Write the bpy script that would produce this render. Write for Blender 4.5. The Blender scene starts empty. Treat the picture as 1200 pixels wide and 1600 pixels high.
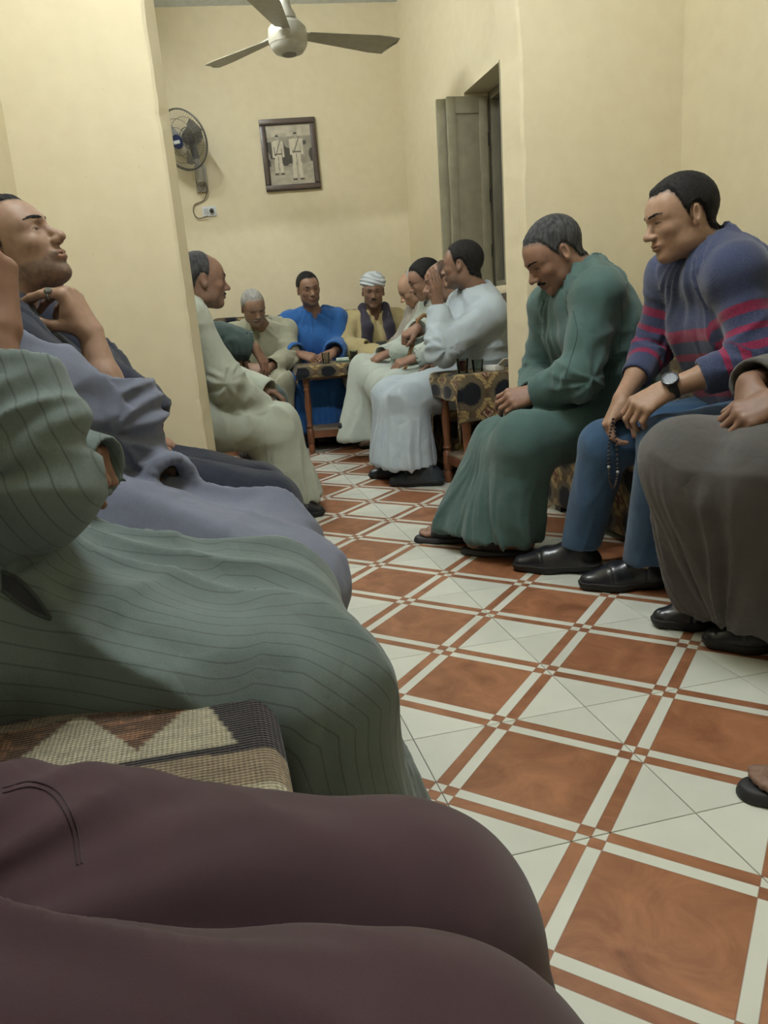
import bpy, bmesh, math, random
import numpy as np
from mathutils import Matrix, Vector

random.seed(7)
SC = bpy.context.scene
COL = SC.collection

# ---------------------------------------------------------------- camera
CAM_M = np.array([[0.2338934, -0.2223332, 0.9464998],
                  [0.9699632, 0.1202667, -0.2114408],
                  [-0.0668221, 0.9675246, 0.2437846]])
CAM_C = np.array([1.41809, -0.54653, 0.86969])
FPX = 1192.865
cam_data = bpy.data.cameras.new('camera')
cam = bpy.data.objects.new('camera', cam_data)
COL.objects.link(cam)
mw = Matrix.Identity(4)
for r in range(3):
    for c in range(3):
        mw[r][c] = CAM_M[r][c]
    mw[r][3] = CAM_C[r]
cam.matrix_world = mw
cam_data.sensor_fit = 'VERTICAL'
cam_data.sensor_height = 24.0
cam_data.lens = FPX / 1600.0 * 24.0
cam_data.clip_start = 0.02
SC.camera = cam

# ---------------------------------------------------------------- world, exposure
world = bpy.data.worlds.new('world')
SC.world = world
world.use_nodes = True
bg = world.node_tree.nodes['Background']
bg.inputs[0].default_value = (0.02, 0.03, 0.06, 1)
bg.inputs[1].default_value = 0.3
SC.view_settings.view_transform = 'Standard'
SC.view_settings.look = 'None'
SC.view_settings.gamma = 1.0
SC.view_settings.use_curve_mapping = False
SC.view_settings.exposure = 0.0
SC.cycles.max_bounces = 6
SC.cycles.diffuse_bounces = 4
SC.cycles.glossy_bounces = 3
SC.cycles.caustics_reflective = False
SC.cycles.caustics_refractive = False
LAMP_FRONT = 250.0      # emission strength of the front room tubes
LAMP_FAR = 165.0        # emission strength of the far room tube


def at(px, py, X):
    """world point on the plane at depth X that the camera sees at a pixel of the 1200x1600 frame"""
    d = CAM_M @ np.array([(px - 600) / FPX, -(py - 800) / FPX, -1.0])
    return CAM_C + d * ((X - CAM_C[0]) / d[0])


def V3(*a):
    return np.array(a, float)


def unit(v):
    v = np.asarray(v, float)
    return v / (np.linalg.norm(v) + 1e-12)


# ---------------------------------------------------------------- materials
MATS = {}


def principled(name, color, rough=0.8, spec=0.3, metal=0.0):
    m = bpy.data.materials.new(name)
    m.use_nodes = True
    b = m.node_tree.nodes['Principled BSDF']
    b.inputs['Base Color'].default_value = (*color, 1)
    b.inputs['Roughness'].default_value = rough
    b.inputs['Specular IOR Level'].default_value = spec
    b.inputs['Metallic'].default_value = metal
    return m, m.node_tree, b


def add_noise(nt, scale, detail=3.0, coord='Object', vec_scale=None):
    tc = nt.nodes.new('ShaderNodeTexCoord')
    n = nt.nodes.new('ShaderNodeTexNoise')
    n.inputs['Scale'].default_value = scale
    n.inputs['Detail'].default_value = detail
    src = tc.outputs[coord]
    if vec_scale:
        mp = nt.nodes.new('ShaderNodeMapping')
        mp.inputs['Scale'].default_value = vec_scale
        nt.links.new(src, mp.inputs['Vector'])
        src = mp.outputs['Vector']
    nt.links.new(src, n.inputs['Vector'])
    return n.outputs['Fac']


def ramp2(nt, fac, c0, c1, p0=0.3, p1=0.7):
    r = nt.nodes.new('ShaderNodeValToRGB')
    r.color_ramp.elements[0].position = p0
    r.color_ramp.elements[1].position = p1
    r.color_ramp.elements[0].color = (*c0, 1)
    r.color_ramp.elements[1].color = (*c1, 1)
    nt.links.new(fac, r.inputs['Fac'])
    return r.outputs['Color']


def add_bump(nt, b, height, strength=0.2, dist=0.01):
    bp = nt.nodes.new('ShaderNodeBump')
    bp.inputs['Strength'].default_value = strength
    bp.inputs['Distance'].default_value = dist
    nt.links.new(height, bp.inputs['Height'])
    nt.links.new(bp.outputs['Normal'], b.inputs['Normal'])


def mixc(nt, fac, a, b_, mode='MIX'):
    mx = nt.nodes.new('ShaderNodeMix')
    mx.data_type = 'RGBA'
    mx.blend_type = mode
    for sock, val in ((mx.inputs[0], fac), (mx.inputs[6], a), (mx.inputs[7], b_)):
        if hasattr(val, 'is_linked') or isinstance(val, bpy.types.NodeSocket):
            nt.links.new(val, sock)
        elif isinstance(val, (int, float)):
            sock.default_value = val
        else:
            sock.default_value = (*val, 1)
    return mx.outputs[2]


def mathn(nt, op, a, b_=0.0, c=0.0):
    n = nt.nodes.new('ShaderNodeMath')
    n.operation = op
    for i, val in enumerate((a, b_, c)):
        if isinstance(val, bpy.types.NodeSocket):
            nt.links.new(val, n.inputs[i])
        else:
            n.inputs[i].default_value = val
    return n.outputs[0]


def attr(nt, name, out='Color'):
    a = nt.nodes.new('ShaderNodeAttribute')
    a.attribute_name = name
    return a.outputs[out]


def plain(name, color, rough=0.6, spec=0.3, metal=0.0, var=0.08, nscale=25.0, bump=0.0):
    if name in MATS:
        return MATS[name]
    m, nt, b = principled(name, color, rough, spec, metal)
    f = add_noise(nt, nscale)
    lo = tuple(max(0, c * (1 - var)) for c in color)
    hi = tuple(min(1, c * (1 + var)) for c in color)
    nt.links.new(ramp2(nt, f, lo, hi), b.inputs['Base Color'])
    if bump:
        add_bump(nt, b, f, bump)
    MATS[name] = m
    return m


def fabric(name, color, var=0.10, rough=0.92, weave=900.0, bump=0.12, sheen=0.15, stripe=None, crease=0.30):
    """woven cloth: colour variation along the yarn, fine weave relief; stripe=(colour, pitch, width) along attribute gu"""
    if name in MATS:
        return MATS[name]
    m, nt, b = principled(name, color, rough, 0.15)
    f = add_noise(nt, 9.0, 4.0)
    lo = tuple(c * (1 - var) for c in color)
    hi = tuple(min(1, c * (1 + var)) for c in color)
    colr = ramp2(nt, f, lo, hi)
    fine = add_noise(nt, weave * 0.5, 2.0)
    colr = mixc(nt, 0.25, colr, ramp2(nt, fine, tuple(c * .75 for c in color), tuple(min(1, c * 1.25) for c in color)))
    if stripe:
        u = attr(nt, 'gu', 'Fac')
        fr = mathn(nt, 'FRACT', mathn(nt, 'DIVIDE', u, stripe[1]))
        ctr = mathn(nt, 'ABSOLUTE', mathn(nt, 'SUBTRACT', fr, 0.5))
        msk = mathn(nt, 'LESS_THAN', ctr, stripe[2] / stripe[1] * 0.5)
        msk = mathn(nt, 'MULTIPLY', msk, 0.6)
        colr = mixc(nt, msk, colr, stripe[0])
    nt.links.new(colr, b.inputs['Base Color'])
    b.inputs['Sheen Weight'].default_value = sheen
    b.inputs['Sheen Roughness'].default_value = 0.6
    # soft creases under the weave
    wr_ = add_noise(nt, 11.0, 2.5)
    rd = mathn(nt, 'ABSOLUTE', mathn(nt, 'SUBTRACT', wr_, 0.5))
    bp0 = nt.nodes.new('ShaderNodeBump')
    bp0.inputs['Strength'].default_value = crease
    bp0.inputs['Distance'].default_value = 0.03
    nt.links.new(rd, bp0.inputs['Height'])
    add_bump(nt, b, fine, bump, 0.002)
    for n_ in nt.nodes:
        if n_.type == 'BUMP' and n_ != bp0:
            nt.links.new(bp0.outputs['Normal'], n_.inputs['Normal'])
    MATS[name] = m
    return m


def vcol_mat(name, rough=0.85, spec=0.2, bump_scale=None, bump=0.3, dist=0.002, noise_amt=0.15, sheen=0.0):
    """colour from the colour attribute Col of the mesh, broken up with procedural noise"""
    if name in MATS:
        return MATS[name]
    m, nt, b = principled(name, (.5, .5, .5), rough, spec)
    c = attr(nt, 'Col')
    f = add_noise(nt, 60.0, 3.0)
    k = 1 - noise_amt
    var = ramp2(nt, f, (k, k, k), (1 + 0 * k, 1, 1), 0.25, 0.75)
    c = mixc(nt, 1.0, c, var, 'MULTIPLY')
    nt.links.new(c, b.inputs['Base Color'])
    if bump_scale:
        add_bump(nt, b, add_noise(nt, bump_scale, 2.0), bump, dist)
    b.inputs['Sheen Weight'].default_value = sheen
    MATS[name] = m
    return m


# ---------------------------------------------------------------- object helpers
def link(name, me, mat=None, parent=None):
    o = bpy.data.objects.new(name, me)
    COL.objects.link(o)
    if mat is not None and len(me.materials) == 0:
        me.materials.append(mat)
    if parent is not None:
        o.parent = parent
    return o


def tag(o, label=None, cat=None, group=None, kind=None):
    if label:
        o['label'] = label
    if cat:
        o['category'] = cat
    if group:
        o['group'] = group
    if kind:
        o['kind'] = kind
    return o


def empty(name, loc, label, cat, group=None, rz=0.0):
    o = bpy.data.objects.new(name, None)
    COL.objects.link(o)
    o.location = loc
    o.rotation_euler = (0, 0, rz)
    o.empty_display_size = 0.05
    tag(o, label, cat, group)
    return o


def mesh_np(name, V, F, smooth=True):
    """mesh from numpy verts and a list / array of faces of one size"""
    me = bpy.data.meshes.new(name)
    F = np.asarray(F, np.int32)
    V = np.asarray(V, np.float32)
    nf, k = F.shape
    me.vertices.add(len(V))
    me.vertices.foreach_set('co', V.ravel())
    me.loops.add(nf * k)
    me.loops.foreach_set('vertex_index', F.ravel())
    me.polygons.add(nf)
    me.polygons.foreach_set('loop_start', np.arange(0, nf * k, k, dtype=np.int32))
    me.polygons.foreach_set('loop_total', np.full(nf, k, np.int32))
    me.update(calc_edges=True)
    if smooth:
        me.polygons.foreach_set('use_smooth', np.ones(nf, bool))
    return me


def set_col(me, C, name='Col'):
    a = me.attributes.new(name, 'FLOAT_COLOR', 'POINT')
    C = np.asarray(C, np.float32)
    if C.shape[1] == 3:
        C = np.concatenate([C, np.ones((len(C), 1), np.float32)], 1)
    a.data.foreach_set('color', C.ravel())


def set_float(me, name, v):
    a = me.attributes.new(name, 'FLOAT', 'POINT')
    a.data.foreach_set('value', np.asarray(v, np.float32))


def bm_obj(name, bm, mat, parent=None, smooth=False, bevel=0.0, seg=2):
    if bevel:
        bmesh.ops.bevel(bm, geom=list(bm.edges), offset=bevel, segments=seg, affect='EDGES', profile=0.6, clamp_overlap=True)
    bmesh.ops.recalc_face_normals(bm, faces=bm.faces)
    me = bpy.data.meshes.new(name)
    bm.to_mesh(me)
    bm.free()
    if smooth:
        me.polygons.foreach_set('use_smooth', np.ones(len(me.polygons), bool))
        try:
            me.set_sharp_from_angle(angle=math.radians(40))
        except Exception:
            pass
    return link(name, me, mat, parent)


def bx(bm, x0, x1, y0, y1, z0, z1):
    vs = [bm.verts.new(p) for p in ((x0, y0, z0), (x1, y0, z0), (x1, y1, z0), (x0, y1, z0),
                                    (x0, y0, z1), (x1, y0, z1), (x1, y1, z1), (x0, y1, z1))]
    for f in ((0, 3, 2, 1), (4, 5, 6, 7), (0, 1, 5, 4), (1, 2, 6, 5), (2, 3, 7, 6), (3, 0, 4, 7)):
        bm.faces.new([vs[i] for i in f])
    return vs


def box(name, mat, parent, x0, x1, y0, y1, z0, z1, bevel=0.0):
    bm = bmesh.new()
    bx(bm, x0, x1, y0, y1, z0, z1)
    return bm_obj(name, bm, mat, parent, bevel=bevel, smooth=bool(bevel))


def lathe(bm, prof, seg=24, org=(0, 0, 0), axis=None):
    """prof: list of (radius, height); revolve about z, placed at org; axis = direction for z"""
    rot = Matrix.Identity(3)
    if axis is not None:
        rot = Vector((0, 0, 1)).rotation_difference(Vector(axis)).to_matrix()
    rings = []
    for r, h in prof:
        ring = []
        for k in range(seg):
            a = 2 * math.pi * k / seg
            p = rot @ Vector((r * math.cos(a), r * math.sin(a), h)) + Vector(org)
            ring.append(bm.verts.new(p))
        rings.append(ring)
    for a, b in zip(rings[:-1], rings[1:]):
        for k in range(seg):
            bm.faces.new((a[k], a[(k + 1) % seg], b[(k + 1) % seg], b[k]))
    bm.faces.new(list(reversed(rings[0])))
    bm.faces.new(rings[-1])


def tube(bm, pts, r, seg=8, closed=False):
    pts = [Vector(p) for p in pts]
    n = len(pts)
    rr = r if hasattr(r, '__len__') else [r] * n
    rings = []
    prev = None
    for i, p in enumerate(pts):
        if closed:
            t = (pts[(i + 1) % n] - pts[i - 1]).normalized()
        else:
            t = (pts[min(i + 1, n - 1)] - pts[max(i - 1, 0)]).normalized()
        if prev is None:
            u = t.orthogonal().normalized()
        else:
            u = (prev - t * prev.dot(t)).normalized()
        prev = u
        v = t.cross(u)
        rings.append([bm.verts.new(p + (u * math.cos(2 * math.pi * k / seg) + v * math.sin(2 * math.pi * k / seg)) * rr[i]) for k in range(seg)])
    m = n if closed else n - 1
    for i in range(m):
        a, b = rings[i], rings[(i + 1) % n]
        for k in range(seg):
            bm.faces.new((a[k], a[(k + 1) % seg], b[(k + 1) % seg], b[k]))
    if not closed:
        bm.faces.new(list(reversed(rings[0])))
        bm.faces.new(rings[-1])


def curve_pts(ctrl, n=24):
    """Catmull-Rom through control points"""
    c = [np.asarray(p, float) for p in ctrl]
    c = [2 * c[0] - c[1]] + c + [2 * c[-1] - c[-2]]
    out = []
    segs = len(c) - 3
    for i in range(segs):
        p0, p1, p2, p3 = c[i:i + 4]
        m = max(2, n // segs)
        for k in range(m):
            t = k / m
            out.append(0.5 * ((2 * p1) + (-p0 + p2) * t + (2 * p0 - 5 * p1 + 4 * p2 - p3) * t * t + (-p0 + 3 * p1 - 3 * p2 + p3) * t ** 3))
    out.append(c[-2])
    return out


# ---------------------------------------------------------------- signed distance modelling
def vnoise(P, seed=0):
    """smooth 3-D value noise in 0..1"""
    P = np.asarray(P, np.float32)
    i = np.floor(P).astype(np.int64)
    f = (P - i).astype(np.float32)
    f = f * f * (3 - 2 * f)

    def h(x, y, z):
        n = (x * 374761393 + y * 668265263 + z * 2147483647 + seed * 1274126177) & 0xffffffff
        n = ((n ^ (n >> 13)) * 1274126177) & 0xffffffff
        return ((n ^ (n >> 16)) & 0xffff).astype(np.float32) / 65535.0
    x, y, z = i[:, 0], i[:, 1], i[:, 2]
    fx, fy, fz = f[:, 0], f[:, 1], f[:, 2]
    c00 = h(x, y, z) * (1 - fx) + h(x + 1, y, z) * fx
    c10 = h(x, y + 1, z) * (1 - fx) + h(x + 1, y + 1, z) * fx
    c01 = h(x, y, z + 1) * (1 - fx) + h(x + 1, y, z + 1) * fx
    c11 = h(x, y + 1, z + 1) * (1 - fx) + h(x + 1, y + 1, z + 1) * fx
    return (c00 * (1 - fy) + c10 * fy) * (1 - fz) + (c01 * (1 - fy) + c11 * fy) * fz


def rc(a, b, ra, rb):
    a = np.asarray(a, np.float32)
    b = np.asarray(b, np.float32)
    ba = b - a
    L = float(ba @ ba) + 1e-12

    def f(P):
        pa = P - a
        t = np.clip(pa @ ba / L, 0, 1)
        d = pa - t[:, None] * ba
        return np.sqrt(np.einsum('ij,ij->i', d, d)) - (ra + (rb - ra) * t)
    return f


def el(c, r, R=None):
    c = np.asarray(c, np.float32)
    r = np.asarray(r, np.float32)

    def f(P):
        q = P - c
        if R is not None:
            q = q @ np.asarray(R, np.float32)      # columns of R are the ellipsoid axes
        k0 = np.sqrt(np.einsum('ij,ij->i', q / r, q / r))
        k1 = np.sqrt(np.einsum('ij,ij->i', q / (r * r), q / (r * r))) + 1e-9
        return k0 * (k0 - 1) / k1
    return f


def rbox(c, half, rad, R=None):
    c = np.asarray(c, np.float32)
    hf = np.asarray(half, np.float32) - rad

    def f(P):
        q = P - c
        if R is not None:
            q = q @ np.asarray(R, np.float32)
        q = np.abs(q) - hf
        return np.sqrt((np.maximum(q, 0) ** 2).sum(1)) + np.minimum(q.max(1), 0) - rad
    return f


def plane(p, n):
    """negative on the side the normal points away from"""
    p = np.asarray(p, np.float32)
    n = np.asarray(unit(n), np.float32)
    return lambda P: (P - p) @ n


def smin(a, b, k):
    if k <= 0:
        return np.minimum(a, b)
    h = np.maximum(k - np.abs(a - b), 0) / k
    return np.minimum(a, b) - h * h * k * 0.25


def smax(a, b, k):
    return -smin(-a, -b, k)


def field(ops):
    """ops: list of (kind, k, f); kind u union, s subtract, i intersect"""
    def f(P):
        d = None
        for kind, k, g in ops:
            e = g(P)
            if d is None:
                d = e
            elif kind == 'u':
                d = smin(d, e, k)
            elif kind == 's':
                d = smax(d, -e, k)
            else:
                d = smax(d, e, k)
        return d
    return f


def mesh_sdf(f, lo, hi, h, margin=0.02):
    """surface nets on a block-sparse grid -> verts, quads"""
    B = 8
    lo = np.asarray(lo, np.float32)
    hi = np.asarray(hi, np.float32)
    nb = np.maximum(1, np.ceil((hi - lo) / (h * B)).astype(int))
    n = nb * B
    bi = np.stack(np.meshgrid(*[np.arange(k) for k in nb], indexing='ij'), -1).reshape(-1, 3)
    ctr = lo + (bi + 0.5) * B * h
    dc = f(ctr.astype(np.float32))
    act = np.abs(dc) < (B * h * 0.9 + margin)
    G = np.repeat(np.repeat(np.repeat(dc.reshape(nb), B, 0), B, 1), B, 2).astype(np.float32)
    off = np.stack(np.meshgrid(*[np.arange(B)] * 3, indexing='ij'), -1).reshape(-1, 3)
    ab = bi[act]
    CH = 1500
    for s in range(0, len(ab), CH):
        idx = (ab[s:s + CH, None, :] * B + off[None]).reshape(-1, 3)
        val = f((lo + idx * h).astype(np.float32))
        G[idx[:, 0], idx[:, 1], idx[:, 2]] = val
    S = G < 0
    a = S[:-1, :-1, :-1]
    cnt = np.zeros(a.shape, np.int8)
    for dx in (0, 1):
        for dy in (0, 1):
            for dz in (0, 1):
                cnt += S[dx:n[0] - 1 + dx, dy:n[1] - 1 + dy, dz:n[2] - 1 + dz]
    cross = (cnt > 0) & (cnt < 8)
    ci = np.argwhere(cross)
    if len(ci) == 0:
        return np.zeros((0, 3), np.float32), np.zeros((0, 4), np.int32)
    idmap = np.full(a.shape, -1, np.int32)
    idmap[cross] = np.arange(len(ci))
    acc = np.zeros((len(ci), 3), np.float32)
    num = np.zeros(len(ci), np.float32)
    corners = [(0, 0, 0), (1, 0, 0), (0, 1, 0), (1, 1, 0), (0, 0, 1), (1, 0, 1), (0, 1, 1), (1, 1, 1)]
    vals = [G[ci[:, 0] + c[0], ci[:, 1] + c[1], ci[:, 2] + c[2]] for c in corners]
    for i, j in ((0, 1), (2, 3), (4, 5), (6, 7), (0, 2), (1, 3), (4, 6), (5, 7), (0, 4), (1, 5), (2, 6), (3, 7)):
        va, vb = vals[i], vals[j]
        m = (va < 0) != (vb < 0)
        t = np.where(m, va / np.where(m, va - vb, 1), 0)
        ca, cb = np.array(corners[i], np.float32), np.array(corners[j], np.float32)
        acc[m] += (ca + t[:, None] * (cb - ca))[m]
        num += m
    V = lo + (ci + acc / num[:, None]) * h
    quads = []
    for ax in range(3):
        b, c = (ax + 1) % 3, (ax + 2) % 3
        sl0 = [slice(None)] * 3
        sl1 = [slice(None)] * 3
        sl0[ax] = slice(0, n[ax] - 1)
        sl1[ax] = slice(1, n[ax])
        s0, s1 = S[tuple(sl0)], S[tuple(sl1)]
        e = np.argwhere(s0 != s1)
        e = e[(e[:, b] > 0) & (e[:, c] > 0) & (e[:, b] < n[b] - 1) & (e[:, c] < n[c] - 1)]
        if len(e) == 0:
            continue
        fl = s0[e[:, 0], e[:, 1], e[:, 2]]
        q = []
        for db, dc_ in ((0, 0), (-1, 0), (-1, -1), (0, -1)):
            k = e.copy()
            k[:, b] += db
            k[:, c] += dc_
            q.append(idmap[k[:, 0], k[:, 1], k[:, 2]])
        q = np.stack(q, 1)
        q = np.where(fl[:, None], q, q[:, ::-1])
        quads.append(q)
    Q = np.concatenate(quads)
    return V, Q[(Q >= 0).all(1)]


def vnormals(V, Q):
    n = np.cross(V[Q[:, 2]] - V[Q[:, 0]], V[Q[:, 3]] - V[Q[:, 1]])
    N = np.zeros_like(V)
    for k in range(4):
        np.add.at(N, Q[:, k], n)
    return N / (np.linalg.norm(N, axis=1, keepdims=True) + 1e-12)


def relax(V, Q, it=2, lam=0.5):
    for _ in range(it):
        S = np.zeros_like(V)
        c = np.zeros(len(V), np.float32)
        for k in range(4):
            np.add.at(S, Q[:, k], V[Q[:, (k + 1) % 4]])
            np.add.at(c, Q[:, k], 1)
            np.add.at(S, Q[:, k], V[Q[:, (k + 3) % 4]])
            np.add.at(c, Q[:, k], 1)
        V = V + lam * (S / np.maximum(c, 1)[:, None] - V)
    return V


def sdf_obj(name, f, lo, hi, h, mat, parent=None, post=None, margin=0.02, sm=1):
    V, Q = mesh_sdf(f, lo, hi, h, margin)
    if sm:
        V = relax(V, Q, sm)
    me = mesh_np(name, V, Q)
    if post:
        post(me, V, Q)
    return link(name, me, mat, parent)


def bounds(pts, pad):
    A = np.array([np.asarray(p, float) for p in pts])
    return A.min(0) - pad, A.max(0) + pad
# ================================================================ the room
CEIL = 3.28
XF, XP, XPB = 2.4, -1.70, -1.90          # end wall behind the camera, pier front, pier back
YL, YR, YFR = -1.10, 1.55, 1.30          # left wall, right wall, right wall of the far room


def wall_mat():
    m, nt, b = principled('cream_wall_paint', (.62, .52, .30), 0.55, 0.3)
    f = add_noise(nt, 1.6, 5.0)
    c = ramp2(nt, f, (.70, .625, .445), (.74, .67, .49), 0.3, 0.7)
    f2 = add_noise(nt, 14.0, 6.0)
    c = mixc(nt, 0.25, c, ramp2(nt, f2, (.66, .58, .405), (.76, .685, .505), 0.35, 0.65))
    # small scuffs and chips in the paint
    f3 = add_noise(nt, 38.0, 2.0)
    spot = mathn(nt, 'GREATER_THAN', f3, 0.78)
    c = mixc(nt, mathn(nt, 'MULTIPLY', spot, 0.4), c, (.40, .34, .22))
    nt.links.new(c, b.inputs['Base Color'])
    add_bump(nt, b, add_noise(nt, 45.0, 5.0), 0.12, 0.004)
    return m


WALL = wall_mat()
CEILM = plain('white_ceiling_paint', (.72, .78, .84), 0.7)


def struct(o):
    o['kind'] = 'structure'
    return o


def poly_prism(name, pts, z0, z1, mat):
    bm = bmesh.new()
    lo = [bm.verts.new((x, y, z0)) for x, y in pts]
    hi = [bm.verts.new((x, y, z1)) for x, y in pts]
    bm.faces.new(lo)
    bm.faces.new(hi)
    n = len(pts)
    for i in range(n):
        bm.faces.new((lo[i], lo[(i + 1) % n], hi[(i + 1) % n], hi[i]))
    return struct(bm_obj(name, bm, mat))


T = 0.15
poly_prism('wall_left', [(XF + T, YL), (XP - .1, YL), (XP - .1, YL - T), (XF + T, YL - T)], 0, CEIL, WALL)
poly_prism('wall_right', [(XF + T, YR), (XP - .1, YR), (XP - .1, YR + T), (XF + T, YR + T)], 0, CEIL, WALL)
poly_prism('wall_end', [(XF, YL - T), (XF, YR + T), (XF + T, YR + T), (XF + T, YL - T)], 0, CEIL, WALL)
# the back wall stands slightly askew
poly_prism('wall_back', [(-5.115, 1.30 + T), (-5.40, YL - T), (-5.55, YL - T), (-5.27, 1.30 + T)], 0, CEIL, WALL)
poly_prism('wall_far_left', [(XP - .1, YL), (-5.40, YL), (-5.40, YL - T), (XP - .1, YL - T)], 0, CEIL, WALL)


def pier(name, yin, yin_back, yout, chip_seed):
    """a short wall standing out from the side; its free edge is rough and chipped"""
    bm = bmesh.new()
    rnd = random.Random(chip_seed)
    nz = 64
    sg = 1 if yout > yin else -1
    rows = []
    for i in range(nz + 1):
        z = CEIL * i / nz
        lean = -0.016 * (z - 0.4) * (1 if sg < 0 else 0) - 0.0 * z
        bow = 0.0
        if sg > 0 and z > 1.85:                     # the opening curves over on this side
            bow = -0.045 * (z - 1.85) - 0.16 * (z - 1.85) ** 2
        j = rnd.uniform(-.0025, .0025) + (-.006 * sg * -1 if rnd.random() < .08 else 0)
        ed = 0.010
        pts = [(XP, yout), (XP, yin + lean + bow + sg * (ed + abs(j))), (XP - ed, yin + lean + bow + j * .5),
               (XPB, yin_back + lean + bow), (XPB, yout)]
        rows.append([bm.verts.new((x, y, z)) for x, y in pts])
    for a, b in zip(rows[:-1], rows[1:]):
        for k in range(5):
            bm.faces.new((a[k], a[(k + 1) % 5], b[(k + 1) % 5], b[k]))
    bm.faces.new(rows[0])
    bm.faces.new(rows[-1])
    return struct(bm_obj(name, bm, WALL))


pier('wall_pier_left', -0.556, -0.522, YL - .05, 3)
pier('wall_pier_right', 0.823, 0.823, YR + .05, 5)
struct(box('wall_header', WALL, None, XPB, XP, YL, YR, 2.75, CEIL))
# strip closing the step between the right walls of the two rooms
poly_prism('wall_step', [(XPB + .05, YFR), (XPB + .05, YR + T), (XPB - .1, YR + T), (XPB - .1, YFR)], 0, CEIL, WALL)

# right wall of the far room with its window opening
WX0, WX1, WZ0, WZ1 = -3.67, -2.91, 1.02, 2.235
TW = 0.34
bm = bmesh.new()
bx(bm, -5.3, WX0, YFR, YFR + TW, 0, CEIL)
bx(bm, WX1, XPB - .05, YFR, YFR + TW, 0, CEIL)
bx(bm, WX0, WX1, YFR, YFR + TW, 0, WZ0)
bx(bm, WX0, WX1, YFR, YFR + TW, WZ1, CEIL)
struct(bm_obj('wall_far_right', bm, WALL))

struct(box('ceiling', CEILM, None, -5.6, XF + T, YL - T, YR + T, CEIL, CEIL + .1))

# ---------------------------------------------------------------- floor of square tiles
TS = 0.4002


def tile_mat():
    m, nt, b = principled('glazed_floor_tile', (.7, .7, .6), 0.32, 0.5)
    tc = nt.nodes.new('ShaderNodeTexCoord')
    sp = nt.nodes.new('ShaderNodeSeparateXYZ')
    nt.links.new(tc.outputs['Object'], sp.inputs[0])
    x, y = sp.outputs[0], sp.outputs[1]
    k = math.sqrt(.5)
    A = mathn(nt, 'ABSOLUTE', mathn(nt, 'MULTIPLY', mathn(nt, 'ADD', x, y), k))
    Bv = mathn(nt, 'ABSOLUTE', mathn(nt, 'MULTIPLY', mathn(nt, 'SUBTRACT', x, y), k))
    L, w = TS * k / 2 * 1.0, 0.0255

    def lt(v, t):
        return mathn(nt, 'LESS_THAN', v, t)

    def AND(*v):
        r = v[0]
        for u in v[1:]:
            r = mathn(nt, 'MULTIPLY', r, u)
        return r

    def OR(a, c):
        return mathn(nt, 'MAXIMUM', a, c)

    def NOT(a):
        return mathn(nt, 'SUBTRACT', 1.0, a)
    coreA, coreB = lt(A, L - w), lt(Bv, L - w)
    inA, inB = AND(lt(A, L), NOT(coreA)), AND(lt(Bv, L), NOT(coreB))
    outA, outB = AND(lt(A, L + w), NOT(lt(A, L))), AND(lt(Bv, L + w), NOT(lt(Bv, L)))
    brown = OR(AND(coreA, coreB), OR(OR(AND(outA, coreB), AND(outB, coreA)), AND(inA, inB)))
    # thin dark outline where the two glazes meet
    e = None
    for v in (A, Bv):
        for t in (L - w, L, L + w):
            q = lt(mathn(nt, 'ABSOLUTE', mathn(nt, 'SUBTRACT', v, t)), 0.0011)
            e = q if e is None else OR(e, q)
    far = OR(lt(mathn(nt, 'ADD', A, 0.0), L + w + .002), 0.0)
    e = AND(e, lt(A, L + w + .002), lt(Bv, L + w + .002))
    oi = nt.nodes.new('ShaderNodeObjectInfo')
    geo = nt.nodes.new('ShaderNodeNewGeometry')
    n1 = nt.nodes.new('ShaderNodeTexNoise')
    n1.inputs['Scale'].default_value = 7.0
    n1.inputs['Detail'].default_value = 7.0
    n1.inputs['Roughness'].default_value = 0.65
    n1.inputs['Distortion'].default_value = 1.3
    nt.links.new(geo.outputs['Position'], n1.inputs['Vector'])
    bc = ramp2(nt, n1.outputs['Fac'], (.175, .066, .030), (.36, .158, .078), 0.32, 0.68)
    n2 = nt.nodes.new('ShaderNodeTexNoise')
    n2.inputs['Scale'].default_value = 5.0
    n2.inputs['Detail'].default_value = 5.0
    nt.links.new(geo.outputs['Position'], n2.inputs['Vector'])
    wc = ramp2(nt, n2.outputs['Fac'], (.55, .57, .51), (.64, .655, .59), 0.3, 0.7)
    dirt = nt.nodes.new('ShaderNodeTexNoise')
    dirt.inputs['Scale'].default_value = 2.2
    dirt.inputs['Detail'].default_value = 6.0
    nt.links.new(geo.outputs['Position'], dirt.inputs['Vector'])
    wc = mixc(nt, mathn(nt, 'MULTIPLY', lt(dirt.outputs['Fac'], 0.36), 0.12), wc, (.35, .34, .29))
    tv = mathn(nt, 'ADD', 0.93, mathn(nt, 'MULTIPLY', oi.outputs['Random'], 0.12))
    c = mixc(nt, brown, wc, bc)
    c = mixc(nt, mathn(nt, 'MULTIPLY', e, 0.55), c, (.16, .06, .03))
    cc = nt.nodes.new('ShaderNodeCombineColor')
    for i in range(3):
        nt.links.new(tv, cc.inputs[i])
    c = mixc(nt, 1.0, c, cc.outputs[0], 'MULTIPLY')
    nt.links.new(c, b.inputs['Base Color'])
    rr = nt.nodes.new('ShaderNodeMapRange')
    rr.inputs[3].default_value = 0.28
    rr.inputs[4].default_value = 0.5
    nt.links.new(dirt.outputs['Fac'], rr.inputs[0])
    nt.links.new(rr.outputs[0], b.inputs['Roughness'])
    add_bump(nt, b, n1.outputs['Fac'], 0.05, 0.002)
    return m


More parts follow.
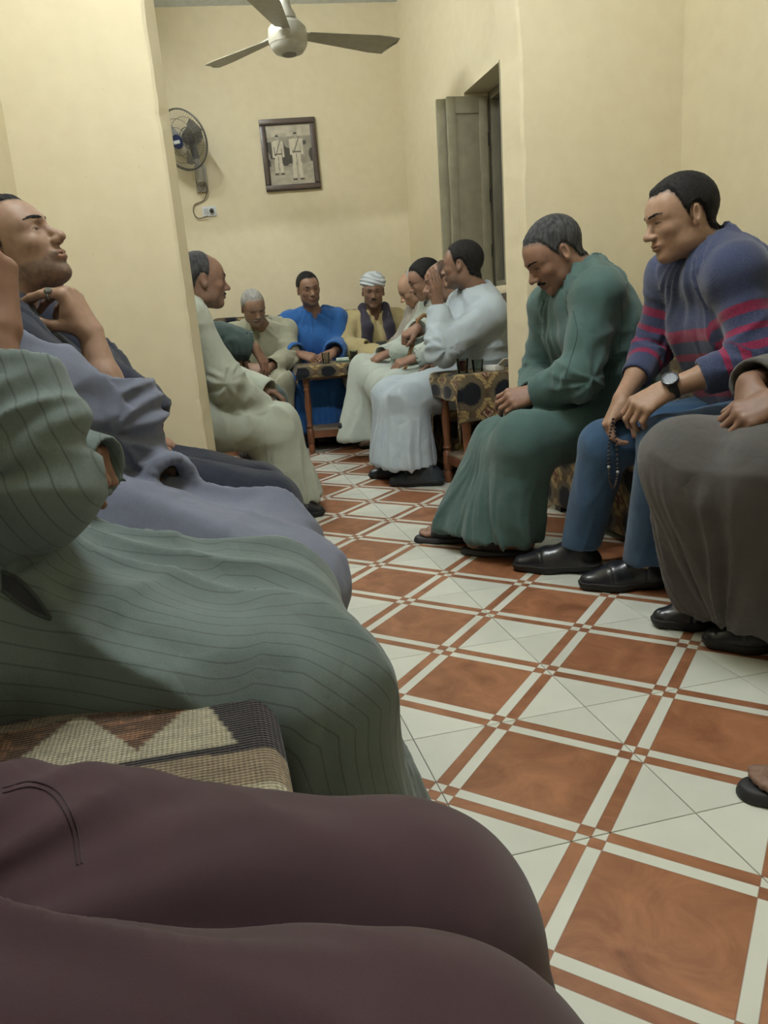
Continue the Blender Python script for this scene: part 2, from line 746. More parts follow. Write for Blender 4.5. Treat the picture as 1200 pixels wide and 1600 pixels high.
GROUT = plain('dark_grout', (.14, .13, .105), 0.9)
floor = struct(box('floor', GROUT, None, -5.5, XF + T, YL - T, YR + T, -0.12, -0.0018))
TILEM = tile_mat()
bm = bmesh.new()
g = TS / 2 - 0.0009
bx(bm, -g, g, -g, g, -0.010, 0.0)
bmesh.ops.bevel(bm, geom=[e_ for e_ in bm.edges if all(abs(v.co.z) < 1e-6 for v in e_.verts)], offset=0.0008, segments=1, affect='EDGES')
bmesh.ops.recalc_face_normals(bm, faces=bm.faces)
tile_me = bpy.data.meshes.new('tile')
bm.to_mesh(tile_me)
bm.free()
tile_me.materials.append(TILEM)
for i in range(-14, 7):
    for j in range(-3, 5):
        cx, cy = TS * (i + .5), TS * j
        if cx < -5.25 or cx > XF or cy < YL - .2 or cy > YR + .2:
            continue
        t = link('tile', tile_me, None, floor)
        t.location = (cx, cy, 0)

# ---------------------------------------------------------------- window in the far room
WOOD_G = plain('grey_painted_wood', (.30, .28, .20), 0.5, 0.35, var=0.12, nscale=12)
WOOD_GD = plain('grey_painted_wood_dark', (.22, .205, .155), 0.55, 0.3, var=0.12, nscale=12)
IRON = plain('dark_iron', (.07, .068, .06), 0.5, 0.4)
win = tag(empty('window_1', (WX0, YFR, WZ0), None, None), kind='structure')


def wpart(name, mat, par, x0, x1, y0, y1, z0, z1, bevel=0.003):
    o = box(name, mat, par, x0 - WX0, x1 - WX0, y0 - YFR, y1 - YFR, z0 - WZ0, z1 - WZ0, bevel)
    return o


fr = wpart('window_frame', WOOD_GD, win, WX0, WX0 + .05, YFR + .16, YFR + .24, WZ0, WZ1)
wpart('window_frame', WOOD_GD, win, WX1 - .05, WX1, YFR + .16, YFR + .24, WZ0, WZ1)
wpart('window_frame', WOOD_GD, win, WX0 + .05, WX1 - .05, YFR + .16, YFR + .24, WZ1 - .05, WZ1)
wpart('window_frame', WOOD_GD, win, WX0 + .05, WX1 - .05, YFR + .16, YFR + .24, WZ0, WZ0 + .05)
for k in range(26):                                    # closed outer louvre slats
    z = WZ0 + .06 + k * (WZ1 - WZ0 - .12) / 25
    bm = bmesh.new()
    vs = bx(bm, 0, WX1 - WX0 - .1, -.02, .02, -.004, .004)
    o = bm_obj('slat', bm, WOOD_GD, win)
    o.location = (.05, .285, z - WZ0)
    o.rotation_euler = (0.8, 0, 0)
wpart('outer_board', IRON, win, WX0, WX1, YFR + .315, YFR + .335, WZ0, WZ1)
for k in range(5):                                     # iron bars
    xx = .09 + k * .10
    bm = bmesh.new()
    tube(bm, [(xx, .20, .05), (xx, .20, WZ1 - WZ0 - .05)], .007, 8)
    bm_obj('bar', bm, IRON, win, smooth=True)
wpart('window_sill', WALL, win, WX0 - .04, WX1 + .04, YFR - .05, YFR + .02, WZ0 - .05, WZ0)


def leaf(x, y0, w, nm, ang, sgn):
    """a panelled shutter leaf: stiles, rails, inset panel; hinged at (x, y0), free edge reaching into the room"""
    e = bpy.data.objects.new(nm, None)
    COL.objects.link(e)
    e.parent = win
    e.location = (x - WX0, y0 - YFR, 0)
    e.rotation_euler = (0, 0, ang)
    H = WZ1 - WZ0 - .03
    t = .018

    def pb(n, a0, a1, z0, z1, tt, mat=WOOD_G):
        return box(n, mat, e, -tt, tt, -a1, -a0, z0, z1, .003)
    pb('stile', 0, .055, .01, H, t)
    pb('stile', w - .055, w, .01, H, t)
    pb('rail', .055, w - .055, .01, .12, t)
    pb('rail', .055, w - .055, H - .10, H, t)
    pb('panel', .055, w - .055, .12, H - .10, .008, WOOD_G)
    for zz in (.25, H * .5, H - .25):
        bm = bmesh.new()
        tube(bm, [(0, .004, zz - .04), (0, .004, zz + .04)], .008, 8)
        bm_obj('hinge', bm, IRON, e, smooth=True)
    return e


leaf(WX0 + .035, YFR + .135, .265, 'shutter_leaf', math.radians(-2), 1)
leaf(WX0 - .015, YFR - .005, .175, 'shutter_leaf', math.radians(-5), 1)
leaf(WX1 - .025, YFR + .135, .19, 'shutter_leaf', math.radians(2), 1)

# ---------------------------------------------------------------- lamps (tube fittings on the walls, out of the frame)
def tube_lamp(loc, length, along, strength, label):
    root = empty('tube_lamp', loc, label, 'lamp', 'tube lamps')
    em = bpy.data.materials.new('lit_tube')
    em.use_nodes = True
    nt = em.node_tree
    nt.nodes.clear()
    out = nt.nodes.new('ShaderNodeOutputMaterial')
    e = nt.nodes.new('ShaderNodeEmission')
    e.inputs[0].default_value = (0.96, 1.0, 0.985, 1)
    e.inputs[1].default_value = strength
    nt.links.new(e.outputs[0], out.inputs[0])
    d = Vector(along).normalized()
    housing = plain('white_lamp_housing', (.75, .75, .72), .4)
    h = length / 2
    bm = bmesh.new()
    tube(bm, [-d * h, d * h], .022, 12)
    bm_obj('tube', bm, em, root, smooth=True)
    ex = abs(d.x) > .5
    hx, hy = (h + .03, .045) if ex else (.045, h + .03)
    box('housing', housing, root, -hx, hx, -hy, hy, .032, .085, .006)
    for s in (-1, 1):
        bm = bmesh.new()
        p = d * (h * s)
        bx(bm, p.x - .02, p.x + .02, p.y - .025, p.y + .025, -.028, .04)
        bm_obj('holder', bm, housing, root)
    return root


tube_lamp((-0.25, -0.25, 3.19), 1.2, (0, 1, 0), LAMP_FRONT, 'long white tube lamp on the ceiling of the front room')
tube_lamp((-3.45, -0.72, 3.19), 1.2, (1, 0, 0), LAMP_FAR, 'long white tube lamp on the far room ceiling beside the ceiling fan')
# ================================================================ things on walls and ceiling
# back wall line: point at a given y
def back_x(y):
    return -5.115 + (y - 1.45) * (0.285 / 2.70)


BW_ANG = math.atan2(0.285, 2.70)      # the wall is turned by this much about z
BW_T = unit(V3(-0.0, 1, 0) + V3(0.1056, 0, 0))      # along the wall towards +y
BW_N = V3(BW_T[1], -BW_T[0], 0)       # into the room


def wall_frame_obj(root, y, z, roll=0.0):
    """place root on the back wall; local x = along the wall (+y), local y = out of the wall is -y -> use local z out"""
    p = V3(back_x(y), y, z)
    up = V3(0, 0, 1)
    ax = BW_T * math.cos(roll) + up * math.sin(roll)
    ay = -BW_T * math.sin(roll) + up * math.cos(roll)
    az = BW_N
    m = Matrix.Identity(4)
    for r in range(3):
        m[r][0], m[r][1], m[r][2], m[r][3] = ax[r], ay[r], az[r], p[r]
    root.matrix_world = m


# framed photograph
DARKWOOD = plain('dark_frame_wood', (.045, .032, .03), 0.35, 0.5, var=.2)
pic = empty('picture_frame', (0, 0, 0), 'dark wooden frame holding a sepia photograph of two standing men', 'picture')
PW, PH, FW = 0.445, 0.535, 0.045
for nm, a in (('top', (-PW / 2, PW / 2, PH / 2 - FW, PH / 2)), ('bottom', (-PW / 2, PW / 2, -PH / 2, -PH / 2 + FW)),
              ('left', (-PW / 2, -PW / 2 + FW, -PH / 2 + FW, PH / 2 - FW)), ('right', (PW / 2 - FW, PW / 2, -PH / 2 + FW, PH / 2 - FW))):
    box('frame_rail', DARKWOOD, pic, a[0], a[1], a[2], a[3], 0.0, 0.026, .005)
    i = .008
    box('frame_lip', plain('frame_lip_wood', (.10, .075, .065), .3, .5), pic, a[0] + i, a[1] - i, a[2] + i, a[3] - i, 0.02, 0.032, .004)
gw, gh = PW / 2 - FW + .002, PH / 2 - FW + .002
nx, ny = 70, 90
us = np.linspace(-1, 1, nx)
vs_ = np.linspace(-1, 1, ny)
U, Vv = np.meshgrid(us, vs_, indexing='ij')
Vt = np.stack([U * gw, Vv * gh, np.full_like(U, .010)], -1).reshape(-1, 3)
idx = np.arange(nx * ny).reshape(nx, ny)
Fq = np.stack([idx[:-1, :-1], idx[1:, :-1], idx[1:, 1:], idx[:-1, 1:]], -1).reshape(-1, 4)
me = mesh_np('photo_print', Vt, Fq)
u_, v_ = U.ravel(), Vv.ravel()
shade = 0.26 + 0.10 * vnoise(np.stack([u_ * 5, v_ * 5, u_ * 0], 1), 3)
shade = np.where(v_ > .60, .50 + .2 * (vnoise(np.stack([u_ * 6, v_ * 9, u_ * 0], 1), 5) - .5), shade)      # pale wall above
shade = np.where((v_ > -.35) & (v_ < .45) & (vnoise(np.stack([u_ * 3 + 9, v_ * 2.5, u_ * 0], 1), 8) > .45), .07, shade)  # dark vehicle
shade = np.where(v_ < -.40 + .15 * u_, .42 + .12 * (vnoise(np.stack([u_ * 5, v_ * 14, u_ * 0], 1), 6) - .5), shade)      # pale ground
for cx_, top, bot, s in ((-.52, .66, -.62, 1.0), (.30, .72, -.82, 1.12)):
    x = (u_ - cx_) / s
    y = v_
    hd = ((x / .085) ** 2 + ((y - (top - .07)) / .09) ** 2) < 1
    torso = (np.abs(x) < .17 - .05 * (top - .2 - y)) & (y < top - .17) & (y > top - .68)
    arms = (np.abs(np.abs(x) - .22) < .045) & (y < top - .2) & (y > top - .72)
    legs = (np.abs(np.abs(x + .02) - .09 - .05 * (top - .7 - y)) < .075) & (y <= top - .66) & (y > bot)
    belt = (np.abs(x) < .17) & (np.abs(y - (top - .62)) < .022)
    strap = (np.abs(x - (y - (top - .42)) * .5) < .02) & torso
    fold = .13 * (vnoise(np.stack([x * 12, y * 6, x * 0], 1), 2) - .5)
    shade = np.where(torso | arms | legs, .60 + fold, shade)
    shade = np.where(belt | strap, .10, shade)
    shade = np.where(hd, .42, shade)
    shade = np.where(hd & (y > top - .055), .06, shade)
    shade = np.where((np.abs(np.abs(x + .02) - .10 - .05 * (top - .7 - y)) < .09) & (np.abs(y - bot) < .03), .08, shade)
set_col(me, np.stack([shade * .95, shade * .88, shade * .72], 1))
link('photo_print', me, vcol_mat('photo_paper', .35, .4, noise_amt=.05), pic)
box('backing', DARKWOOD, pic, -PW / 2 + .01, PW / 2 - .01, -PH / 2 + .01, PH / 2 - .01, -.004, .004)
wall_frame_obj(pic, 0.368, 2.205, math.radians(-2.6 + 3.6))

# wall socket with plug
sock = empty('wall_socket', (0, 0, 0), 'white twin socket plate with a black plug below the wall fan', 'socket')
WHITEP = plain('white_plastic', (.66, .70, .74), .4, .4, var=.03)
BLACKP = plain('black_plastic', (.025, .025, .028), .4, .4)
box('plate', WHITEP, sock, -.055, .055, -.038, .038, 0, .010, .004)
for s in (-1, 1):
    box('socket_insert', plain('socket_insert', (.5, .53, .56), .4), sock, s * .026 - .019, s * .026 + .019, -.022, .022, .009, .012, .002)
bm = bmesh.new()
lathe(bm, [(.016, .0), (.017, .02), (.010, .032), (.005, .045)], 14, (.02, 0, .011))
bm_obj('plug', bm, BLACKP, sock, smooth=True)
wall_frame_obj(sock, -.318, 1.812, math.radians(2))

# wall fan
FANG = plain('fan_grey_plastic', (.075, .072, .08), .4, .4)
FANL = plain('fan_light_grey', (.34, .33, .30), .45, .4)
WIRE = plain('fan_guard_wire', (.10, .098, .085), .4, .5)
wf = empty('wall_fan', (0, 0, 0), 'grey oscillating wall fan with wire guard beside the left pier', 'fan')
fanm = V3(*[0, 0, 0])
wall_frame_obj(wf, -.352, 2.085, math.radians(0))
bm = bmesh.new()
bx(bm, -.045, .045, -.13, .07, 0, .03)
bm_obj('wall_bracket', bm, FANL, wf, bevel=.008, smooth=True)
bm = bmesh.new()
tube(bm, [(0, -.06, .03), (0, -.05, .075), (-.005, .03, .085), (-.012, .13, .10)], [.03, .032, .026, .022], 12)
bm_obj('switch_column', bm, FANL, wf, smooth=True)
bm = bmesh.new()
tube(bm, [(-.012, .10, .10), (-.022, .17, .105), (-.035, .215, .13)], [.028, .03, .028], 12)
bm_obj('neck', bm, FANG, wf, smooth=True)
# head axis points out of the wall, down and to the left
hax = unit(V3(-.52, -.34, .78))
hc = V3(-.05, .235, .185)
hu = unit(V3(0, 1, 0) - hax * hax[1])
hr = np.cross(hu, hax)


def hp(a, b_, c):
    return hc + hr * a + hu * b_ + hax * c


bm = bmesh.new()
lathe(bm, [(.03, -.13), (.058, -.115), (.066, -.06), (.062, -.01), (.045, .02), (.02, .03)], 20, tuple(hc), tuple(hax))
bm_obj('motor_housing', bm, FANG, wf, smooth=True)
R_F = .215
gd = link('guard', bpy.data.meshes.new('guard'), None, wf)
bm = bmesh.new()
for rad, off, rr in ((R_F, .07, .0065), (R_F * .98, .055, .0035), (R_F * .72, .118, .0018), (R_F * .45, .132, .0018), (.075, -.005, .003), (R_F * .7, .012, .0018)):
    tube(bm, [hp(rad * math.cos(a), rad * math.sin(a), off) for a in np.linspace(0, 2 * math.pi, 40, endpoint=False)], rr, 6, True)
bm_obj('guard_ring', bm, WIRE, gd, smooth=True)
bm = bmesh.new()
for k in range(60):
    a = 2 * math.pi * k / 60
    ca, sa = math.cos(a), math.sin(a)
    tube(bm, [hp(r_ * ca, r_ * sa, o_) for r_, o_ in ((.045, .138), (.10, .133), (.155, .115), (R_F * .95, .082), (R_F, .07))], .0011, 4)
    tube(bm, [hp(r_ * ca, r_ * sa, o_) for r_, o_ in ((.06, -.01), (.12, .005), (.18, .035), (R_F, .07))], .0011, 4)
tag(bm_obj('guard_wire', bm, WIRE, gd), kind='stuff')
bm = bmesh.new()
lathe(bm, [(.05, .134), (.05, .142), (.02, .146)], 20, tuple(hc), tuple(hax))
bm_obj('badge', bm, plain('fan_badge', (.02, .03, .09), .35), gd, smooth=True)
bm = bmesh.new()
q = [bm.verts.new(tuple(hp(a_, b_, .1475))) for a_, b_ in ((-.03, -.012), (.03, -.012), (.03, .012), (-.03, .012))]
bm.faces.new(q)
bm_obj('badge_label', bm, WHITEP, gd)
for k in range(3):
    bm = bmesh.new()
    a0 = 2 * math.pi * k / 3 + .5
    rows = []
    for i in range(7):
        r_ = .035 + i * .024
        wv = .28 + .42 * math.sin(min(1, i / 5) * 1.5)
        row = []
        for j in range(5):
            t = j / 4 - .5
            a = a0 + wv * t * (1.15 - .25 * i / 6)
            row.append((r_ * math.cos(a), r_ * math.sin(a), .055 + .045 * t))
        rows.append(row)
    vtop = [[bm.verts.new(tuple(hp(*p))) for p in row] for row in rows]
    vbot = [[bm.verts.new(tuple(hp(p[0], p[1], p[2] - .002))) for p in row] for row in rows]
    for i in range(6):
        for j in range(4):
            bm.faces.new((vtop[i][j], vtop[i + 1][j], vtop[i + 1][j + 1], vtop[i][j + 1]))
            bm.faces.new((vbot[i][j], vbot[i][j + 1], vbot[i + 1][j + 1], vbot[i + 1][j]))
    bm_obj('blade', bm, plain('smoke_blade', (.20, .20, .20), .3, .5), wf, smooth=True)
bm = bmesh.new()
tube(bm, curve_pts([(.0, .0, .09), (-.035, -.06, .075), (-.01, -.13, .06), (.03, -.07, .06), (.035, -.13, .04), (-.0, -.19, .012), (-.075, -.22, .012), (-.09, -.28, .014), (-.055, -.325, .016), (.02, -.31, .03)], 54), .0042, 6)
bm_obj('power_cord', bm, plain('fan_cord', (.16, .145, .11), .6), wf, smooth=True)

# ceiling fan
CFX, CFY, CFZ = -3.62, 0.195, 2.52
cf = empty('ceiling_fan', (CFX, CFY, CFZ), 'pale metal ceiling fan with three wide grey blades', 'fan')
FANB = plain('fan_cream_metal', (.40, .39, .34), .38, .5, .1)
FBL = plain('fan_blade_grey', (.36, .345, .285), .45, .4)
bm = bmesh.new()
tube(bm, [(0, 0, .10), (0, 0, CEIL - CFZ)], .012, 12)
bm_obj('down_rod', bm, plain('rod_grey', (.2, .2, .2), .4), cf, smooth=True)
bm = bmesh.new()
lathe(bm, [(.012, .21), (.03, .20), (.036, .16), (.056, .125), (.06, .10), (.05, .092)], 24)
bm_obj('canopy_cup', bm, FANB, cf, smooth=True)
bm = bmesh.new()
lathe(bm, [(.05, .092), (.078, .085), (.112, .05), (.118, .0), (.112, -.035)], 32)
bm_obj('motor', bm, FANB, cf, smooth=True)
bm = bmesh.new()
lathe(bm, [(.110, -.035), (.104, -.052), (.085, -.075), (.045, -.086), (.04, -.08)], 32)
bm_obj('motor_cover', bm, plain('fan_cover', (.50, .50, .46), .4), cf, smooth=True)
bm = bmesh.new()
lathe(bm, [(.045, -.084), (.042, -.092), (.02, -.094)], 20)
bm_obj('cap', bm, plain('fan_cap', (.22, .21, .19), .4), cf, smooth=True)
bm = bmesh.new()
lathe(bm, [(.015, CEIL - CFZ - .09), (.05, CEIL - CFZ - .08), (.06, CEIL - CFZ)], 20)
bm_obj('ceiling_cup', bm, FANB, cf, smooth=True)
for k, ang in enumerate((100, 220, 340)):
    a = math.radians(ang)
    ca, sa = math.cos(a), math.sin(a)

    def bp(r_, t_, h_):
        return (r_ * ca - t_ * sa, r_ * sa + t_ * ca, h_)
    bm = bmesh.new()
    pts = []
    for i in range(9):
        r_ = .13 + .565 * i / 8
        wd = .045 + .048 * min(1, i / 6.0) * (1 if i < 8 else .9)
        tl = .055
        pts.append((r_, wd, tl))
    top, bot = [], []
    for r_, wd, tl in pts:
        rr_, br = [], []
        for s in (-1, -.33, .33, 1):
            z = .02 - s * wd * tl * 5.0 * .7 - .03 * (r_ - .13)
            sw = r_ + (-.05 * (s > 0) * (r_ > .68))
            rr_.append(bm.verts.new(bp(sw, s * wd, z)))
            br.append(bm.verts.new(bp(sw, s * wd, z - .003)))
        top.append(rr_)
        bot.append(br)
    for i in range(8):
        for j in range(3):
            bm.faces.new((top[i][j], top[i + 1][j], top[i + 1][j + 1], top[i][j + 1]))
            bm.faces.new((bot[i][j], bot[i][j + 1], bot[i + 1][j + 1], bot[i + 1][j]))
    for i in range(8):
        bm.faces.new((top[i][0], bot[i][0], bot[i + 1][0], top[i + 1][0]))
        bm.faces.new((top[i][3], top[i + 1][3], bot[i + 1][3], bot[i][3]))
    bm.faces.new([top[8][j] for j in range(4)] + [bot[8][j] for j in (3, 2, 1, 0)])
    bl = bm_obj('blade', bm, FBL, cf, smooth=True)
    bm = bmesh.new()
    tube(bm, [bp(.08, 0, .03), bp(.14, 0, .028), bp(.21, 0, .024)], [.016, .012, .01], 8)
    bm_obj('blade_arm', bm, FANB, bl, smooth=True)

# ================================================================ seating
THROW_W = .175


def throw_color(u, v):
    """brown cloth: black discs ringed in gold lines, small red diamonds between"""
    s = THROW_W
    fu, fv = (u / s) % 1.0 - .5, (v / s) % 1.0 - .5
    r = np.hypot(fu, fv)
    n = vnoise(np.stack([u * 40, v * 40, u * 0], 1), 4)
    c = np.stack([.082 + .03 * n, .055 + .02 * n, .035 + .012 * n], 1)
    halo = (r < .42)
    c[halo] = np.stack([.105 + .02 * n, .083 + .02 * n, .055 + .012 * n], 1)[halo]
    c[r < .29] = (.012, .013, .018)
    ring = (r > .44) & (r < .56) & (np.minimum(abs(fu), abs(fv)) > .13)
    lines = ((r * 50) % 2.0) < 1.2
    c[ring] = (.20, .135, .06)
    c[ring & lines] = (.36, .27, .13)
    cu, cv = (u / s + .5) % 1.0 - .5, (v / s + .5) % 1.0 - .5
    d = np.abs(cu) * 1.15 + np.abs(cv) * .85
    c[d < .22] = (.10, .052, .032)
    c[d < .135] = (.40, .33, .22)
    c[d < .105] = (.16, .06, .045)
    c[d < .05] = (.06, .03, .03)
    return c


THROWM = vcol_mat('patterned_throw', .95, .1, 500.0, .25, .002, .15, .1)


def grid_box(name, mat, parent, x0, x1, y0, y1, z0, z1, step, cfun, puff=0.0, rad=.03):
    """a cushion-like block with dense faces and colours from a pattern function of the unrolled surface"""
    c = V3((x0 + x1) / 2, (y0 + y1) / 2, (z0 + z1) / 2)
    hf = V3(x1 - x0, y1 - y0, z1 - z0) / 2
    base = rbox(c, hf, rad)

    def f(P):
        d = base(P)
        if puff:
            q = (P - c) / hf
            d = d - puff * np.clip(1 - (q ** 2).max(1), 0, 1)
        return d + .004 * (vnoise(P * 9, 3) - .5) * 2
    V, Q = mesh_sdf(f, V3(x0, y0, z0) - .05, V3(x1, y1, z1) + .05, step)
    V = relax(V, Q, 2)
    me = mesh_np(name, V, Q)
    N = vnormals(V, Q)
    return V, N, me


def sofa(name, label, x0, x1, y0, y1, face, seat_z=.43, back_z=.86, n=3, bthick=.20, step=.016):
    """upholstered bench along x (face +-y) or along y (face +x): base, seat cushions, back cushions, all under a patterned throw"""
    along_x = face[1] != 0
    root = empty(name, ((x0 + x1) / 2, (y0 + y1) / 2, 0), label, 'sofa')
    ox, oy = (x0 + x1) / 2, (y0 + y1) / 2

    def blk(nm, a0, a1, d0, d1, z0, z1, rad, puff=0.0):
        # a: along, d: depth from the back (0) to the front
        if along_x:
            X0, X1 = a0, a1
            if face[1] > 0:
                Y0, Y1 = y0 + d0, y0 + d1
            else:
                Y0, Y1 = y1 - d1, y1 - d0
        else:
            Y0, Y1 = a0, a1
            X0, X1 = x0 + d0, x0 + d1
        V, N, me = grid_box(nm, None, None, X0, X1, Y0, Y1, z0, z1, step, None, puff, rad)
        al = V[:, 0] if along_x else V[:, 1]
        dp = (V[:, 1] if along_x else V[:, 0])
        vert = np.abs(N[:, 2]) < .6
        set_col(me, throw_color(al, np.where(vert, V[:, 2], dp + .2)))
        me.transform(Matrix.Translation((-ox, -oy, 0)))
        me.materials.append(THROWM)
        return link(nm, me, None, root)
    A0, A1 = (x0, x1) if along_x else (y0, y1)
    D = (y1 - y0) if along_x else (x1 - x0)
    blk('base', A0, A1, 0.02, D - .03, .03, seat_z - .13, .02)
    w = (A1 - A0) / n
    for i in range(n):
        blk('seat_cushion', A0 + w * i + .004, A0 + w * (i + 1) - .004, bthick - .05, D, seat_z - .14, seat_z, .035, .012)
        blk('back_cushion', A0 + w * i + .004, A0 + w * (i + 1) - .004, 0, bthick, seat_z - .10, back_z, .055, .012)
    for a in (A0 + .06, A1 - .06):
        for d in (.06, D - .08):
            if along_x:
                px, py = a, (y0 + d if face[1] > 0 else y1 - d)
            else:
                px, py = x0 + d, a
            box('foot', DARKWOOD, root, px - .025 - ox, px + .025 - ox, py - .025 - oy, py + .025 - oy, 0, .05)
    return root


sofa('sofa', 'dark patterned sofa against the right wall behind the men in green and in jeans', -1.66, 0.95, .86, 1.52, (0, -1), .43, .93, 4, .17, .011)
sofa('sofa', 'dark patterned sofa under the window of the far room', -4.30, -2.50, .72, 1.27, (0, -1), .43, .97, 3, .17, .014)
sofa('sofa', 'dark patterned sofa against the back wall under the picture', -5.14, -4.50, -.42, 1.12, (1, 0), .43, .97, 3, .17, .018)
sofa('sofa', 'dark patterned sofa behind the left pier in the far room', -3.60, -1.96, -1.06, -.58, (0, 1), .43, .80, 2, .17, .02)

# left bench with a woven kilim
BENCHM = plain('bench_wood', (.10, .05, .025), .5, .4, var=.25, nscale=9)
bench = empty('bench', (.4, -.8, 0), 'long low wooden bench along the left wall under the woven rug', 'bench')
bx0, bx1 = -1.45, 1.75
box('seat_board', BENCHM, bench, bx0 - .4, bx1 - .4, YL + .01 + .8, -.53 + .8, .36, .40, .006)
box('front_rail', BENCHM, bench, bx0 - .4, bx1 - .4, -.56 + .8, -.535 + .8, .26, .36, .004)
for xx in (bx0 + .06, -.35, .7, bx1 - .06):
    for yy in (YL + .07, -.585):
        box('leg', BENCHM, bench, xx - .03 - .4, xx + .03 - .4, yy - .03 + .8, yy + .03 + .8, 0, .36, .004)


def kilim_color(x, y):
    """x along the bench (rows of the weave), y across it"""
    n = vnoise(np.stack([x * 160, y * 60, x * 0], 1), 4)
    cream, tan, brown, black = np.array((.50, .46, .33)), np.array((.30, .235, .155)), np.array((.13, .065, .035)), np.array((.028, .022, .026))
    c = np.tile(cream, (len(x), 1))
    t = x + .010 * np.sin(y * 9 + 1.0)             # bands follow x
    c[(t > .835)] = brown
    c[(t > .802) & (t <= .835)] = tan
    c[(t > .768) & (t <= .802)] = cream * 1.05
    c[(t > .705) & (t <= .768)] = tan
    c[(t > .690) & (t <= .705)] = black
    # row of stepped triangles
    zone = t <= .690
    ph = ((y + .585) / .145) % 1.0
    tri = np.abs(ph - .5) * 2                       # 0 at the tip
    depth = np.clip((.690 - t) / .125, 0, 1)
    tip = (tri * 1.05 < depth * 1.15 - .18) & (t > .565)
    c[zone & tip] = brown
    c[zone & tip & (n > .62)] = brown * 1.9
    c[zone & (t <= .565) & (t > .545)] = tan * .8
    up = zone & (t <= .545)
    c[up] = cream * .95
    ph2 = ((y + .66) / .29) % 1.0
    c[up & (np.abs(ph2 - .5) * 2 < .55)] = brown
    c[up & (np.abs(ph2 - .5) * 2 < .25)] = black
    # dark block at the front end
    blk = zone & (y > -.585 + .30 * np.clip((.69 - t) * -1 + .10, -.2, .1))
    c[blk] = black
    per = (x % 3.0)
    return c * (.78 + .44 * n[:, None])


KILM = vcol_mat('kilim_wool', .95, .1, None, noise_amt=.12, sheen=.2)
kb = KILM.node_tree.nodes['Principled BSDF']
nt = KILM.node_tree
tc = nt.nodes.new('ShaderNodeTexCoord')
wv1 = nt.nodes.new('ShaderNodeTexWave')
wv1.inputs['Scale'].default_value = 62.0
wv1.inputs['Distortion'].default_value = 1.5
wv1.inputs['Detail'].default_value = 1.0
nt.links.new(tc.outputs['Object'], wv1.inputs['Vector'])
wv2 = nt.nodes.new('ShaderNodeTexWave')
wv2.bands_direction = 'Y'
wv2.inputs['Scale'].default_value = 62.0
wv2.inputs['Distortion'].default_value = 1.5
nt.links.new(tc.outputs['Object'], wv2.inputs['Vector'])
add_bump(nt, kb, mathn(nt, 'ADD', wv1.outputs['Fac'], wv2.outputs['Fac']), .9, .003)

# the rug lies over the bench and hangs a little over its front edge
step = .0045
xs = np.arange(-1.3, 1.70, step * 1.0)
xs = np.concatenate([np.arange(-1.3, .30, .02), np.arange(.30, 1.70, step)])
prof = []                                           # (y, z) path over the bench, front last
for y in np.arange(-1.04, -.535, step):
    prof.append((y, .452))
for a in np.linspace(0, math.pi / 2, 8):
    prof.append((-.535 + .028 * math.sin(a), .424 + .028 * math.cos(a)))
for z in np.arange(.42, .30, -step):
    prof.append((-.507, z))
prof = np.array(prof)
X_, I_ = np.meshgrid(xs, np.arange(len(prof)), indexing='ij')
Y_ = prof[:, 0][I_]
Z_ = prof[:, 1][I_]
sarc = np.concatenate([[0], np.cumsum(np.hypot(*np.diff(prof, axis=0).T))])[I_]
P_ = np.stack([X_.ravel(), Y_.ravel(), Z_.ravel()], 1)
P_[:, 2] += .012 * (vnoise(P_ * (5, 6, 3), 11) - .5) * np.clip((-.52 - P_[:, 1]) / .05, 0, 1)
P_[:, 1] += .012 * (vnoise(P_ * (9, 0, 9), 12) - .5) * np.clip((.43 - P_[:, 2]) / .05, 0, 1)
idx = np.arange(len(xs) * len(prof)).reshape(len(xs), len(prof))
Fq = np.stack([idx[:-1, :-1], idx[1:, :-1], idx[1:, 1:], idx[:-1, 1:]], -1).reshape(-1, 4)
me = mesh_np('rug', P_, Fq)
set_col(me, kilim_color(P_[:, 0], -1.04 + sarc.ravel()))
rug = tag(link('rug', me, KILM), 'cream brown and black woven wool rug with stepped triangles over the bench', 'rug')
so = rug.modifiers.new('thick', 'SOLIDIFY')
so.thickness = .008
so.offset = -1
box('cushion', plain('bench_pad', (.12, .09, .07), .9), bench, bx0 + .01 - .4, bx1 - .01 - .4, YL + .055 + .8, -.545 + .8, .40, .440, .012)
bm = bmesh.new()
rnd = random.Random(2)
for k in range(230):                                 # fringe along the front hem
    x = .42 + k * .0052
    z = .302
    tube(bm, [(x, -.505, z), (x + rnd.uniform(-.004, .004), -.502, z - .012), (x + rnd.uniform(-.008, .008), -.503, z - rnd.uniform(.02, .035))], .0016, 4)
tag(bm_obj('fringe', bm, plain('fringe_wool', (.09, .065, .05), .9), rug), kind='stuff')
box('paper', plain('white_paper', (.75, .76, .78), .6), None, 0, .15, 0, .21, 0, .012, .002)
pp = bpy.data.objects['paper']
pp.location = (.66, -1.03, .466)
pp.rotation_euler = (0, math.radians(-4), math.radians(8))
tag(pp, 'small stack of white paper lying on the woven rug', 'paper')

# ================================================================ side tables
TW_ = plain('red_brown_wood', (.165, .062, .028), .42, .5, var=.25, nscale=10)
TSHELF = plain('dusty_shelf_wood', (.21, .165, .125), .6, .3, var=.15, nscale=10)


